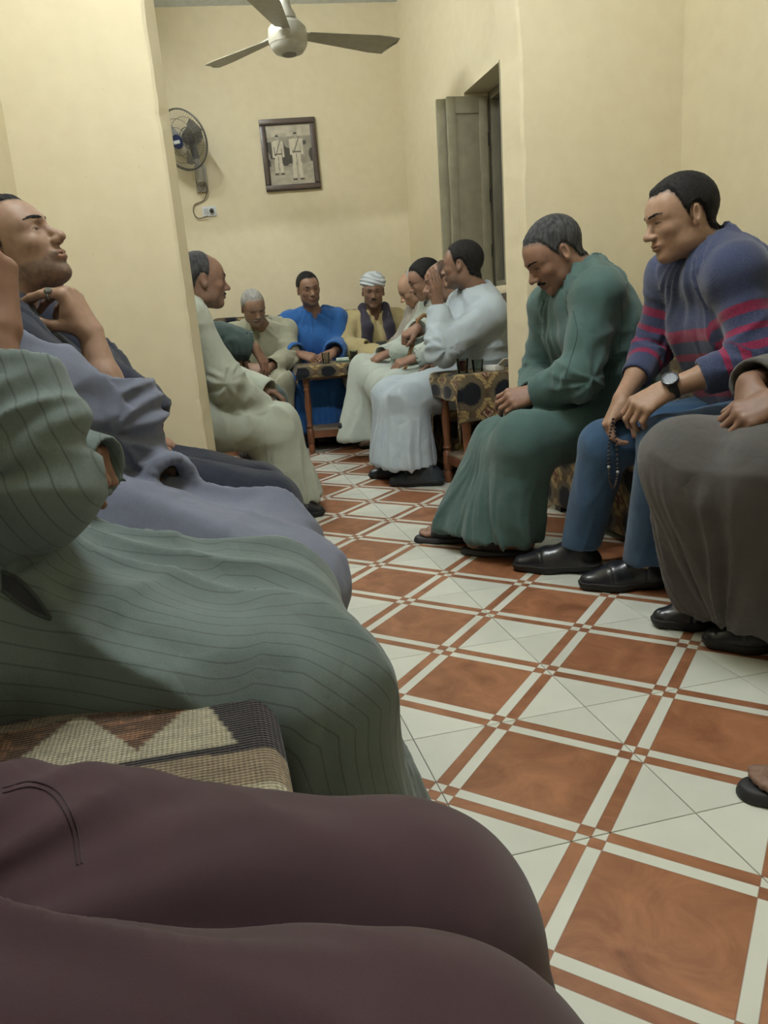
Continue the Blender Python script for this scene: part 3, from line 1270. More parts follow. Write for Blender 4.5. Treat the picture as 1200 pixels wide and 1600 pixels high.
def side_table(loc, w, d, h, rz, label, cloth_label, drops, corner_drop, overhang, n=96, phase=(0., 0.)):
    root = empty('side_table', loc, label, 'table', 'small wooden tables', rz)
    ht = h - .012
    box('tabletop', TW_, root, -w / 2, w / 2, -d / 2, d / 2, ht - .028, ht - .003, .004)
    for sx in (-1, 1):
        box('apron', TW_, root, sx * (w / 2 - .035) - .01, sx * (w / 2 - .035) + .01, -d / 2 + .03, d / 2 - .03, ht - .085, ht - .028)
    for sy in (-1, 1):
        box('apron', TW_, root, -w / 2 + .03, w / 2 - .03, sy * (d / 2 - .035) - .01, sy * (d / 2 - .035) + .01, ht - .085, ht - .028)
    for sx in (-1, 1):
        for sy in (-1, 1):
            bm = bmesh.new()
            R = .021
            lathe(bm, [(.014, 0), (R, .006), (R * 1.05, .05), (R * .8, .065), (R * 1.15, .075), (R * 1.15, .165), (R * .75, .175), (R * 1.15, .19), (R * .8, .205),
                       (R * .95, .26), (R * 1.12, .33), (R * .95, .40), (R * .78, .425), (R * 1.15, .44), (R * .78, .455), (R * 1.1, .47), (R * 1.15, ht - .03)], 16,
                  (sx * (w / 2 - .035), sy * (d / 2 - .035), 0))
            bm_obj('leg', bm, TW_, root, smooth=True)
    for sx in (-1, 1):
        box('shelf_rail', TW_, root, sx * (w / 2 - .035) - .010, sx * (w / 2 - .035) + .010, -d / 2 + .05, d / 2 - .05, .105, .150)
    for sy in (-1, 1):
        box('shelf_rail', TW_, root, -w / 2 + .05, w / 2 - .05, sy * (d / 2 - .035) - .010, sy * (d / 2 - .035) + .010, .105, .150)
    box('shelf', TSHELF, root, -w / 2 + .03, w / 2 - .03, -d / 2 + .03, d / 2 - .03, .150, .164, .002)
    # cloth: square turned by the drop table, draped over the edges
    ext = overhang
    xs = np.linspace(-w / 2 - ext, w / 2 + ext, n)
    ys = np.linspace(-d / 2 - ext, d / 2 + ext, n)
    Xg, Yg = np.meshgrid(xs, ys, indexing='ij')
    P = np.zeros((n * n, 3))
    x, y = Xg.ravel(), Yg.ravel()
    ox = np.maximum(np.abs(x) - w / 2, 0)
    oy = np.maximum(np.abs(y) - d / 2, 0)
    over = np.hypot(ox, oy)
    # per side length of the hanging part
    fx = np.where(x < 0, drops[0], drops[1])
    fy = np.where(y < 0, drops[2], drops[3])
    hang = np.where((ox > 0) & (oy > 0), over * corner_drop, np.where(ox > 0, ox * fx / ext, oy * fy / ext))
    th = np.arctan2(y, x)
    wave = .010 * np.sin(th * 9 + phase[0] * 7) * np.clip(hang / .1, 0, 1)
    out = .006 + .012 * np.clip(hang / .05, 0, 1) + wave + .01
    P[:, 0] = np.clip(x, -w / 2, w / 2) + np.sign(x) * np.where(ox > 0, out, 0)
    P[:, 1] = np.clip(y, -d / 2, d / 2) + np.sign(y) * np.where(oy > 0, out, 0)
    rim = np.clip(over / .02, 0, 1)
    P[:, 2] = h - hang * np.where(over > 0, 1, 0) - .004 * rim + .0025 * (vnoise(np.stack([x * 14, y * 14, x * 0], 1), 5) - .5)
    idx = np.arange(n * n).reshape(n, n)
    Fq = np.stack([idx[:-1, :-1], idx[1:, :-1], idx[1:, 1:], idx[:-1, 1:]], -1).reshape(-1, 4)
    me = mesh_np('tablecloth', P, Fq)
    set_col(me, throw_color(x + phase[0], y + phase[1]))
    o = link('tablecloth', me, THROWM)
    o.location = loc
    o.rotation_euler = (0, 0, rz)
    s = o.modifiers.new('thick', 'SOLIDIFY')
    s.thickness = .003
    s.offset = 1
    tag(o, cloth_label, 'tablecloth', 'patterned tablecloths')
    return root


side_table((-2.305, .87, 0), .34, .43, .585, math.radians(4), 'small wooden side table with turned legs beside the right pier',
           'brown patterned cloth with black discs hanging low over the table beside the pier', (.05, .22, .12, .20), 1.15, .20, 120, (.1875, .0875))
side_table((-4.02, .375, 0), .46, .50, .60, math.radians(-4), 'small wooden side table with shelf in front of the man in blue',
           'brown patterned cloth with small diamonds on the table before the man in blue', (.06, .075, .06, .09), .75, .11, 80, (.15, .15))

# ---------------------------------------------------------------- glasses, packs
def glass_mat(name, col, rough=.05):
    """thin-walled drinking glass: mostly clear, with a gloss that grows at grazing angles"""
    m = bpy.data.materials.new(name)
    m.use_nodes = True
    nt = m.node_tree
    nt.nodes.clear()
    out = nt.nodes.new('ShaderNodeOutputMaterial')
    tr = nt.nodes.new('ShaderNodeBsdfTransparent')
    gl = nt.nodes.new('ShaderNodeBsdfGlossy')
    gl.inputs['Roughness'].default_value = rough
    mx = nt.nodes.new('ShaderNodeMixShader')
    fr_ = nt.nodes.new('ShaderNodeFresnel')
    fr_.inputs[0].default_value = 1.45
    n = add_noise(nt, 30)
    nt.links.new(ramp2(nt, n, tuple(c * .93 for c in col), col), tr.inputs[0])
    nt.links.new(fr_.outputs[0], mx.inputs[0])
    nt.links.new(tr.outputs[0], mx.inputs[1])
    nt.links.new(gl.outputs[0], mx.inputs[2])
    nt.links.new(mx.outputs[0], out.inputs[0])
    return m


CLEAR = glass_mat('clear_glass', (.85, .9, .88))
TEA_R = plain('red_tea', (.16, .012, .022), .15, .5)
TEA_B = plain('dark_tea', (.06, .02, .01), .15, .5)


def tumbler(loc, label, liquid=None, r=.027, h=.075, fill=.8):
    root = empty('tea_glass', loc, label, 'glass')
    bm = bmesh.new()
    lathe(bm, [(r * .72, 0), (r * .8, .004), (r * .92, h * .5), (r, h), (r * .93, h), (r * .85, h * .5), (r * .7, .009), (.004, .008)], 20)
    bm_obj('glass_wall', bm, CLEAR, root, smooth=True)
    if liquid:
        bm = bmesh.new()
        lathe(bm, [(r * .69, .010), (r * .84, h * .5), (r * (.85 + .06 * fill), h * fill), (.003, h * fill + .0005)], 18)
        bm_obj('tea', bm, liquid, root, smooth=True)
    return root


tumbler((-2.215, .712, .589), 'tea glass of dark red tea on the table beside the pier', TEA_R, .030, .07, .85)
tumbler((-2.20, .785, .589), 'empty clear tea glass beside the glass of red tea', None, .03, .06)
tumbler((-3.86, .30, .604), 'clear tea glass in front of the blue robe', None, .028, .075)
tumbler((-3.95, .515, .604), 'tea glass of dark brown tea near the green and white packet', TEA_B, .028, .07, .9)
PK = plain('packet_white', (.62, .63, .62), .5, .3, var=.1)
pk = empty('cigarette_packet', (-2.21, .868, .589), 'white packet with an open flap on the table beside the pier', 'packet', None, math.radians(25))
box('packet_body', PK, pk, -.045, .045, -.03, .03, 0, .026, .002)
fl_ = box('packet_flap', PK, pk, .0, .05, -.028, .028, 0, .004)
fl_.location = (.03, .02, .022)
fl_.rotation_euler = (0, -.7, .2)
tw = empty('tissue_packet', (-3.90, .42, .604), 'green and white packet on the table before the man in blue', 'packet', None, math.radians(80))
box('packet_body', plain('packet_green', (.12, .22, .17), .5), tw, -.05, .05, -.045, .045, 0, .012, .002)
box('packet_top', plain('packet_pale', (.55, .66, .60), .5, var=.2, nscale=40), tw, -.042, .046, -.05, .04, .012, .03, .003)
# ================================================================ people
def skin_mat():
    m, nt, b = principled('skin', (.4, .25, .17), .48, .35)
    c = attr(nt, 'Col')
    f = add_noise(nt, 70.0, 4.0)
    c = mixc(nt, 1.0, c, ramp2(nt, f, (.86, .84, .82), (1, 1, 1), .3, .7), 'MULTIPLY')
    nt.links.new(c, b.inputs['Base Color'])
    add_bump(nt, b, add_noise(nt, 420.0, 2.0), .08, .001)
    b.inputs['Subsurface Weight'].default_value = .06
    b.inputs['Subsurface Radius'].default_value = (.012, .004, .002)
    return m


SKIN = skin_mat()


def hair_mat(name, col, grey=0.0):
    if name in MATS:
        return MATS[name]
    m, nt, b = principled(name, col, .75, .2)
    f = add_noise(nt, 90.0, 4.0, vec_scale=(1, 1, .25))
    hi = tuple(min(1, c * 1.35 + grey) for c in col)
    nt.links.new(ramp2(nt, f, col, hi, .35, .7), b.inputs['Base Color'])
    add_bump(nt, b, add_noise(nt, 300.0, 3.0), .3, .002)
    MATS[name] = m
    return m


EYEM = vcol_mat('eye', .15, .5, noise_amt=.03)


def head_ops(o, nb):
    j = o.get('jaw', 1.0)
    ns = o.get('nose', 1.0)
    ops = [('u', 0, el((0, -.014, .036), (.075, .097, .086))),
           ('u', .05, el((0, .026, -.035), (.060 * j, .062, .078))),
           ('u', .03, el((0, .052, .035), (.058, .040, .050))),
           ('u', .028, el((0, .062, -.097), (.026 * j, .022, .019))),
           ('u', .035, el((-.046 * j, .008, -.070), (.017, .030, .020))),
           ('u', .035, el((.046 * j, .008, -.070), (.017, .030, .020))),
           ('u', .03, rc((0, -.03, -.05), nb, .054 * o.get('neckr', 1.0), .066 * o.get('neckr', 1.0)))]
    for s in (-1, 1):
        ops += [('u', .02, rc((s * .008, .087, .021), (s * .044, .066, .020), .0095, .008)),      # brow
                ('u', .02, el((s * .042, .058, -.022), (.020, .021, .017)))]                        # cheekbone
    for s in (-1, 1):
        ops += [('s', .014, el((s * .031, .100, .000), (.018, .017, .0125))),
                ('u', .006, el((s * .0315, .0720, .000), (.0155, .0150, .0140))),                   # lids
                ('s', .0015, el((s * .0315, .0900, -.0008), (.0125, .0085, .0042 * o.get('eye_open', 1.0))))]
    ops += [('u', .010, rc((0, .084, .012), (0, .107 + .004 * (ns - 1), -.030), .0075, .0115 * ns)),
            ('u', .008, el((0, .110, -.033), (.0115 * ns, .011, .010))),
            ('u', .008, el((-.0135 * ns, .098, -.036), (.0075, .010, .0075))),
            ('u', .008, el((.0135 * ns, .098, -.036), (.0075, .010, .0075))),
            ('u', .012, el((0, .078, -.060), (.027, .016, .016))),
            ('u', .006, el((0, .0885, -.0597), (.0230, .0080, .0048))),
            ('u', .006, el((0, .0870, -.0702), (.0200, .0085, .0058))),
            ('s', .003, rc((-.022, .092, -.0655), (.022, .092, -.0655), .0018, .0018)),
            ('s', .003, rc((0, .104, -.0655), (0, .100, -.0655), .0022, .0022)),
            ('s', .006, el((-.006, .107, -.044), (.0035, .004, .003))),
            ('s', .006, el((.006, .107, -.044), (.0035, .004, .003)))]
    for s in (-1, 1):
        ca, sa = math.cos(.5), math.sin(.5)
        R = np.array([[ca, s * sa, 0], [-s * sa, ca, 0], [0, 0, 1]])
        ops += [('u', .008, el((s * .0795, -.012, .000), (.0075, .0175, .030), R)),
                ('u', .006, el((s * .0775, -.006, -.024), (.006, .009, .010))),
                ('s', .006, el((s * .0865, -.007, .004), (.0055, .0095, .017), R))]
    return ops


HAIRLINE = {   # azimuth from the front in degrees -> height of the hair edge in head coordinates
    'full': ([0, 25, 45, 60, 72, 84, 98, 115, 135, 180], [.083, .083, .074, .045, .010, -.018, .030, .000, -.050, -.072]),
    'temples': ([0, 18, 36, 50, 62, 72, 84, 98, 115, 135, 180], [.076, .079, .086, .070, .040, .008, -.018, .030, .000, -.050, -.072]),
    'receding': ([0, 20, 40, 58, 70, 84, 98, 115, 135, 180], [.098, .104, .105, .058, .015, -.012, .030, .000, -.050, -.072]),
    'bald': ([0, 20, 45, 70, 84, 100, 120, 140, 180], [.2, .2, .2, .2, .03, .03, -.005, -.045, -.065]),
    'sparse': ([0, 20, 45, 58, 70, 84, 98, 115, 135, 180], [.113, .113, .113, .090, .03, -.005, .030, .000, -.050, -.072]),
}


def frame_from(fwd, up):
    y = unit(fwd)
    z = unit(np.asarray(up, float) - y * np.dot(up, y))
    x = np.cross(y, z)
    return np.stack([x, y, z], 1)         # columns: right, forward, up


def fix_mesh_xf(me, R, c, s):
    m = Matrix.Identity(4)
    for i in range(3):
        for k in range(3):
            m[i][k] = R[i, k] * s
        m[i][3] = c[i]
    me.transform(m)


def build_head(o, body_parts, root, org):
    """head and neck go into the body mesh; hair, eyes, brows, moustache become children"""
    hc, R, s = np.asarray(o['hc'], float), frame_from(o['hf'], o.get('hu', (0, 0, 1))), o.get('hs', 1.0)
    nb = (R.T @ (np.asarray(o['neck'], float) - V3(0, 0, .03) - hc)) / s
    ops = head_ops(o, nb)
    f = field(ops)
    h = o.get('hh', .0032)
    lo, hi = bounds([(-.1, -.12, -.13), (.1, .13, .13), nb], .03)
    lo[2] = max(lo[2], nb[2] - .03)
    V, Q = mesh_sdf(f, lo, hi, h, .012)
    V = relax(V, Q, 1, .5)
    sk = np.array(o['skin'], float)
    C = np.tile(sk, (len(V), 1))
    x, y, z = V[:, 0], V[:, 1], V[:, 2]
    lips = (np.abs(x) < .023) & (y > .082) & (z < -.053) & (z > -.078)
    C[lips] = sk * (.86, .76, .74)
    st = o.get('stubble', 0.0)
    if st:
        hc_ = np.array(o.get('stubcol', (.05, .045, .045)))
        line = np.interp(y, [-.02, .02, .06, .09], [-.02, -.045, -.052, -.046])
        m = np.clip((line - z) / .012, 0, 1) * np.clip((z + .135) / .02, 0, 1) * np.clip((y + .02) / .03, 0, 1)
        m = m * (0.75 + .5 * (vnoise(V * 160, 5) - .5))
        m[lips] = 0
        C = C * (1 - st * m[:, None]) + hc_ * (st * m[:, None])
    sock = np.exp(-(((np.abs(x) - .031) / .02) ** 2 + ((z - .002) / .014) ** 2)) * (y > .05)
    C *= (1 - .18 * sock)[:, None]                       # skin colour made darker round the eyes
    lash = (np.abs(np.abs(x) - .0315) < .0135) & (np.abs(z - .0030 * o.get('eye_open', 1.0)) < .0022) & (y > .075)
    C[lash] *= .35
    W = V @ R.T * s + hc
    body_parts.append((W, Q, C))
    # hair, brows and moustache grow out of the skin surface: patches of the head lifted a little
    N = vnormals(V, Q)
    nz = vnoise(V * (150, 150, 70), 3)

    def patch(nm, m, t, mat, rough=.0018):
        fm = (m[Q] > .03).all(1)
        if not fm.any():
            return None
        q = Q[fm]
        used, inv = np.unique(q, return_inverse=True)
        mm = np.clip(m[used], 0, 1)
        sm = mm * mm * (3 - 2 * mm)
        P = V[used] + N[used] * (.0004 + t * sm + rough * sm * (vnoise(V[used] * 230, 9) - .5))[:, None]
        me = mesh_np(nm, P @ R.T * s + hc - org, inv.reshape(-1, 4))
        return link(nm, me, mat, root)
    style = o.get('hair', 'full')
    if style not in ('none', 'hidden'):
        az, zl = HAIRLINE[style]
        t = o.get('hair_t', .007)
        a = np.degrees(np.arctan2(np.abs(x), y + .01))
        edge = np.interp(a, az, zl) + .008 * (nz - .5)
        m = (z - edge) / .016
        ear = el((.083, -.008, .0), (.014, .020, .033))(np.stack([np.abs(x), y, z], 1).astype(np.float32))
        m = np.minimum(m, ear / .006)
        patch('hair', m, t, hair_mat(*o['hairmat']))
        fade = (np.clip((m + .55) / .7, 0, 1) * .75)[:, None]          # short stubble thinning out at the hair edge
        C[:] = C * (1 - fade) + (np.array(o['hairmat'][1]) * 1.3 + o['hairmat'][2] * .6 + .004) * fade
    # eyes
    if o.get('eyes', True):
        for sgn in (-1, 1):
            bm = bmesh.new()
            bmesh.ops.create_uvsphere(bm, u_segments=24, v_segments=18, radius=.0122)
            me = bpy.data.meshes.new('eye')
            bm.to_mesh(me)
            bm.free()
            me.polygons.foreach_set('use_smooth', np.ones(len(me.polygons), bool))
            yy = np.array([v.co.y for v in me.vertices]) / .0122
            set_col(me, np.where((yy > .86)[:, None], (.018, .011, .008), (.40, .36, .32)))
            me.transform(Matrix.Translation((sgn * .0315, .0728, -.0008)))
            fix_mesh_xf(me, R, hc - org, s)
            link('eye', me, EYEM, root)
    hm = hair_mat(*o.get('browmat', o['hairmat']))
    ax = np.abs(x)
    arch = .0205 + .0055 * np.sin(np.clip((ax - .010) / .045, 0, 1) * 2.4)
    wid = np.interp(ax, [.008, .014, .035, .056], [.0, .0030, .0032, .0008])
    m = np.where((ax > .008) & (ax < .056) & (y > .04), (wid - np.abs(z - arch) + .0016) / .0035, -1)
    for sgn in (-1, 1):
        patch('eyebrow', np.where(x * sgn > 0, m, -1), .0015, hm, .001)
    if o.get('moustache'):
        w = o['moustache']
        top = -.0475 - .25 * np.maximum(ax - .012, 0)
        bot = -.0585 - .10 * ax
        m = np.minimum(np.minimum((top - z), (z - bot)) / .0035, (.030 - ax) / .005)
        m = np.where(y > .06, m, -1)
        patch('moustache', m, .0042 * w, hair_mat(*o.get('moumat', o['hairmat'])), .0015)
    if o.get('glasses'):
        gm = plain('spectacle_metal', (.12, .10, .08), .3, .5, .6)
        gl = None
        for sgn in (-1, 1):
            bm = bmesh.new()
            tube(bm, [Vector(R @ (V3(sgn * .033 + .022 * math.cos(a), .098 - .06 * abs(.022 * math.cos(a)), .0 + .017 * math.sin(a)) * s) + hc - org) for a in np.linspace(0, 2 * math.pi, 20, endpoint=False)], .0014, 6, True)
            r_ = bm_obj('spectacle_rim', bm, gm, root, smooth=True)
            bm = bmesh.new()
            tube(bm, [Vector(R @ (V3(*p) * s) + hc - org) for p in ((sgn * .055, .095, .006), (sgn * .076, .06, .008), (sgn * .082, -.01, .01))], .0013, 6)
            bm_obj('spectacle_arm', bm, gm, root, smooth=True)
        bm = bmesh.new()
        tube(bm, [Vector(R @ (V3(*p) * s) + hc - org) for p in ((-.011, .099, .004), (0, .103, .006), (.011, .099, .004))], .0014, 6)
        bm_obj('spectacle_bridge', bm, gm, root, smooth=True)
    return R, hc, s


HAND_INFO = {}


def hand_ops(wrist, fwd, back, thumb_side, curl=(20, 25, 20), per=None, thumb=(35, 20), size=1.0, spread=4.0):
    """fwd: wrist to knuckles; back: out of the back of the hand; thumb_side +1: thumb towards fwd x back"""
    y = unit(fwd)
    z = unit(np.asarray(back, float) - y * np.dot(back, y))
    x = np.cross(y, z) * thumb_side
    w = np.asarray(wrist, float)
    S = size

    def P(a, b, c):
        return w + (x * a + y * b + z * c) * S
    ops = []
    kn = [(.031, .090, .002), (.010, .095, .004), (-.011, .090, .002), (-.029, .080, -.002)]
    ln = [(.044, .027, .022), (.048, .031, .023), (.045, .029, .022), (.035, .022, .020)]
    for i, k in enumerate(kn):
        ops.append(('u', .016, rc(P(k[0] * .62, .006, 0), P(*k), .0155 * S, .0118 * S)))
    ops.append(('u', .016, rc(P(.018, .03, -.010), P(.030, .055, -.012), .014 * S, .012 * S)))
    for i, k in enumerate(kn):
        c = curl if per is None else per[i]
        sp = math.radians((1.2 - i) * spread)
        ang = 0.0
        p = np.array(k, float)
        for q in range(3):
            ang += math.radians(c[q])
            d = np.array([math.sin(sp) * math.cos(ang), math.cos(ang) * math.cos(sp), -math.sin(ang)])
            n = p + d * ln[i][q]
            rr = (.0098, .0088, .0080, .0070)
            HAND_INFO[(i, q)] = (P(*p), P(*n))
            ops.append(('u', .004 if q else .008, rc(P(*p), P(*n), rr[q] * S, rr[q + 1] * S)))
            p = n
    # thumb leaves the side of the palm near its base
    a, b = math.radians(thumb[0]), math.radians(thumb[1])
    p0 = np.array((.026, .022, -.008))
    d1 = np.array((math.sin(a), math.cos(a) * math.cos(b), -math.cos(a) * math.sin(b)))
    p1 = p0 + d1 * .042
    d2 = unit(d1 + np.array((-.25, .25, -.10)))
    p2 = p1 + d2 * .034
    d3 = unit(d2 + np.array((-.25, .2, -.08)))
    p3 = p2 + d3 * .026
    ops += [('u', .014, rc(P(*p0), P(*p1), .0145 * S, .0115 * S)), ('u', .006, rc(P(*p1), P(*p2), .0110 * S, .0098 * S)), ('u', .005, rc(P(*p2), P(*p3), .0098 * S, .0080 * S))]
    HAND_INFO['thumb'] = P(*p3)
    return ops


def bone_dist(P, a, b):
    a, b = np.asarray(a, np.float32), np.asarray(b, np.float32)
    ba = b - a
    t = np.clip((P - a) @ ba / (ba @ ba + 1e-9), 0, 1)
    return np.linalg.norm(P - a - t[:, None] * ba, axis=1), t


def ridge(P, seed):
    n = vnoise(P, seed)
    return 1 - np.abs(2 * n - 1)


class Fig:
    """joint positions of one seated figure, in world coordinates"""

    def __init__(s, face, pel, neck, kn, an, sh=None, shw=.185, el=None, wr=None, toe=None, hipw=.085):
        s.F = unit(V3(face[0], face[1], 0))
        s.L = np.cross(V3(0, 0, 1), s.F)             # the person's left
        s.pel = np.asarray(pel, float)
        s.neck = np.asarray(neck, float)
        up = unit(s.neck - s.pel)
        s.up = up
        if sh is None:
            sh = [s.neck + s.L * shw - up * .068, s.neck - s.L * shw - up * .068]
        s.sh = [np.asarray(p, float) for p in sh]
        s.kn = [np.asarray(p, float) for p in kn]
        s.an = [np.asarray(p, float) for p in an]
        s.hip = [s.pel + s.L * hipw, s.pel - s.L * hipw]
        s.el = [np.asarray(p, float) for p in el]
        s.wr = [np.asarray(p, float) for p in wr]
        s.toe = toe
        s.chest = s.pel * .42 + s.neck * .58 + s.F * .015

    def pts(s):
        return [s.pel, s.neck] + s.sh + s.kn + s.an + s.el + s.wr


def torso_ops(g, fat=1.0, grow=0.0, shr=.062):
    ops = []
    for t in (-1, 1):
        ops.append(('u', .06, rc(g.pel + g.L * .065 * t, g.chest + g.L * .075 * t, .125 * fat + grow, .118 * fat + grow)))
        ops.append(('u', .06, rc(g.chest + g.L * .075 * t, g.neck - g.up * .09 + g.L * .075 * t, .112 * fat + grow, .078 + grow)))
    ops.append(('u', .05, rc(g.sh[0], g.sh[1], shr + grow, shr + grow)))
    for s_ in g.sh:
        ops.append(('u', .045, rc(g.neck - g.up * .01, s_, .052 + grow, shr + grow)))
    return ops


def sleeve_ops(g, i, r=(.068, .066, .062), end=.92, hollow=True):
    """upper arm, elbow, forearm to a cuff"""
    S, E, W = g.sh[i], g.el[i], g.wr[i]
    we = E + (W - E) * end
    d = unit(W - E)
    ops = [('u', .03, rc(E, we, r[1], r[2]))]
    if hollow:
        w32, d32 = we.astype(np.float32), d.astype(np.float32)
        ops.append(('i', .004, lambda P: (P - w32) @ d32 - .012))
    ops.append(('u', .035, rc(S, E, r[0], r[1])))
    if hollow:
        ops.append(('s', .005, rc(we - d * .035, we + d * .25, r[2] - .013, r[2] + .004)))
    return [('u', .03, field(ops))], []


def garment(name, g, ops, h, mat, root, org, folds=None, lateral=True, relax_it=1, margin=.03, pad=.24):
    f = field(ops)
    lo, hi = bounds(g.pts(), pad)
    lo[2] = max(lo[2], -.01)
    V, Q = mesh_sdf(f, lo, hi, h, margin)
    V = relax(V, Q, relax_it, .5)
    N = vnormals(V, Q)
    # which bone
    dA = []
    tA = []
    for i in (0, 1):
        d1, t1 = bone_dist(V, g.sh[i], g.el[i])
        d2, t2 = bone_dist(V, g.el[i], g.wr[i])
        up = d1 < d2
        dA.append(np.where(up, d1, d2))
        tA.append(np.where(up, t1 * .29, .29 + t2 * .26))
    dArm = np.minimum(dA[0], dA[1])
    tArm = np.where(dA[0] < dA[1], tA[0], tA[1])
    dS, tS = bone_dist(V, g.pel, g.neck)
    dT = np.minimum(*[bone_dist(V, g.hip[i], g.kn[i])[0] for i in (0, 1)])
    tT = bone_dist(V, (g.hip[0] + g.hip[1]) / 2, (g.kn[0] + g.kn[1]) / 2)[1]
    dK = np.minimum(*[bone_dist(V, g.kn[i], g.an[i])[0] for i in (0, 1)])
    dB = np.minimum(np.minimum(dS - .07, dT), dK)
    arm = dArm < np.minimum(dB, .13)
    lat = (V - g.pel) @ g.L
    hgt = V[:, 2]
    fw = (V - g.pel) @ g.F
    if folds:
        A_sk, A_lap, A_to, A_sl, seed = folds
        mid = (g.kn[0] + g.kn[1] + g.an[0] + g.an[1]) / 4
        wob = vnoise(V * 5.0, seed + 20) - .5

        def crease(p, q, r, sd, pw=1.6):
            return ridge(np.stack([p + wob * 1.1, q, r], 1), sd) ** pw - .42
        # skirt: folds running down from the knees, deeper towards the hem
        th = np.arctan2((V - mid) @ g.L, (V - mid) @ g.F - .02)
        wk = np.clip((g.kn[0][2] + .02 - hgt) / .30, 0, 1) * (~arm) * (dK < np.minimum(dT + .02, dS))
        sk = crease(th * 3.1 + lat * 4, hgt * 1.3, hgt * 0 + 3.3, seed) + .45 * crease(th * 6.5 - hgt * 1.5, hgt * 1.8, hgt * 0, seed + 9)
        # lap: folds fanning out from the waist to the knees, and slacker ones across
        phi = np.arctan2(lat, fw + .12)
        rad = np.hypot(lat, fw + .12)
        lap = crease(phi * 5.5 + rad * 2.0, rad * 2.2, hgt * 4, seed + 1)
        lap2 = crease(fw * 7.5 + lat * 5.0 * np.sign(lat), lat * 2.5, hgt * 7, seed + 7)
        wl = np.clip(1 - np.abs(dT - .08) / .14, 0, 1) * (~arm) * np.clip((hgt - g.kn[0][2] + .16) / .15, 0, 1)
        # trunk: folds hanging from the shoulders, slack ones round the waist
        dz = g.neck[2] - hgt
        ph2 = np.arctan2(np.abs(lat), dz + .06)
        to = crease(ph2 * 7 + fw * 5 + np.sign(lat) * 3.7, dz * 2.0, fw * 2.5, seed + 2)
        to2 = crease(hgt * 9.5 + np.abs(lat) * 4, lat * 2.5, fw * 3, seed + 5) * np.clip((dz - .16) / .16, 0, 1)
        wt = (dS < .28) * (~arm) * (1 - wl) * (1 - wk)
        # sleeves: wrinkles gathered at the elbow, long folds along the arm
        ax_ = np.where((dA[0] < dA[1])[:, None], g.el[0], g.el[1])
        an_ = np.arctan2((V - ax_) @ V3(0, 0, 1), (V - ax_) @ g.F)
        sl = crease(tArm * 15 + an_ * 1.1, an_ * .9, lat * 4, seed + 3) + .6 * crease(an_ * 2.2 + lat * 6, tArm * 3.0, hgt * 2, seed + 13)
        bend = .40 + .80 * np.exp(-((tArm - .30) / .10) ** 2)
        cuff = np.clip((.53 - tArm) / .05, .25, 1)
        D = wk * A_sk * sk + wl * A_lap * (lap + .55 * lap2) + wt * A_to * (to + .7 * to2) + arm * A_sl * sl * bend * cuff
        D += .15 * A_to * (vnoise(V * 26, seed + 4) - .5)
        if name == 'trousers':
            cp = (V - g.pel - g.F * .10)
            r1 = np.linalg.norm(cp, axis=1)
            a1 = np.arctan2(cp @ g.L, cp @ g.F + .02) + .5 * np.arctan2(cp[:, 2], cp @ g.F + .05)
            D += .75 * A_lap * (ridge(np.stack([a1 * 5.2 + wob * 1.5, r1 * 3.0, hgt * 2], 1), seed + 31) ** 2.2 - .3) * np.exp(-(r1 / .30) ** 2)
        D = np.clip(D, -.03, .04)
        V = V + N * D[:, None].astype(np.float32)
        V = relax(V, Q, 4 if name == 'trousers' else 1, .5 if name == 'trousers' else .35)
    me = mesh_np(name, V - org, Q)
    # coordinates used by striped cloth
    gu = np.zeros(len(V))
    bestd = np.full(len(V), 9.0)
    for i in (0, 1):
        sg = 1 if i == 0 else -1
        for a_, b_, isT in ((g.hip[i], g.kn[i], True), (g.kn[i], g.an[i], False)):
            db, tb = bone_dist(V, a_, b_)
            ctr = a_ + (b_ - a_) * tb[:, None]
            wv = np.clip(1 - (tb - .75) / .25, .5, 1) if isT else np.clip(.5 - tb / .5, 0, .5)
            ud = V3(0, 0, 1) * wv[:, None] + g.F * (1 - wv)[:, None]
            ud /= np.linalg.norm(ud, axis=1, keepdims=True)
            dv = V - ctr
            th_ = np.arctan2(dv @ g.L, (dv * ud).sum(1))
            val = sg * .10 + th_ * .11
            m_ = db < bestd
            gu = np.where(m_, val, gu)
            bestd = np.minimum(bestd, db)
    dv = V - (g.pel + (g.neck - g.pel) * tS[:, None])
    tor = (dS - .06 < bestd) & (tS > .12)
    gu = np.where(tor, np.arctan2(dv @ g.L, dv @ g.F) * .15, gu)
    set_float(me, 'gu', np.where(arm, (V - g.sh[1]) @ (g.F * .9 + V3(0, 0, .25)), gu))
    set_float(me, 'gv', np.where(arm, .47 - tArm, tS * np.linalg.norm(g.neck - g.pel)))
    return link(name, me, mat, root)


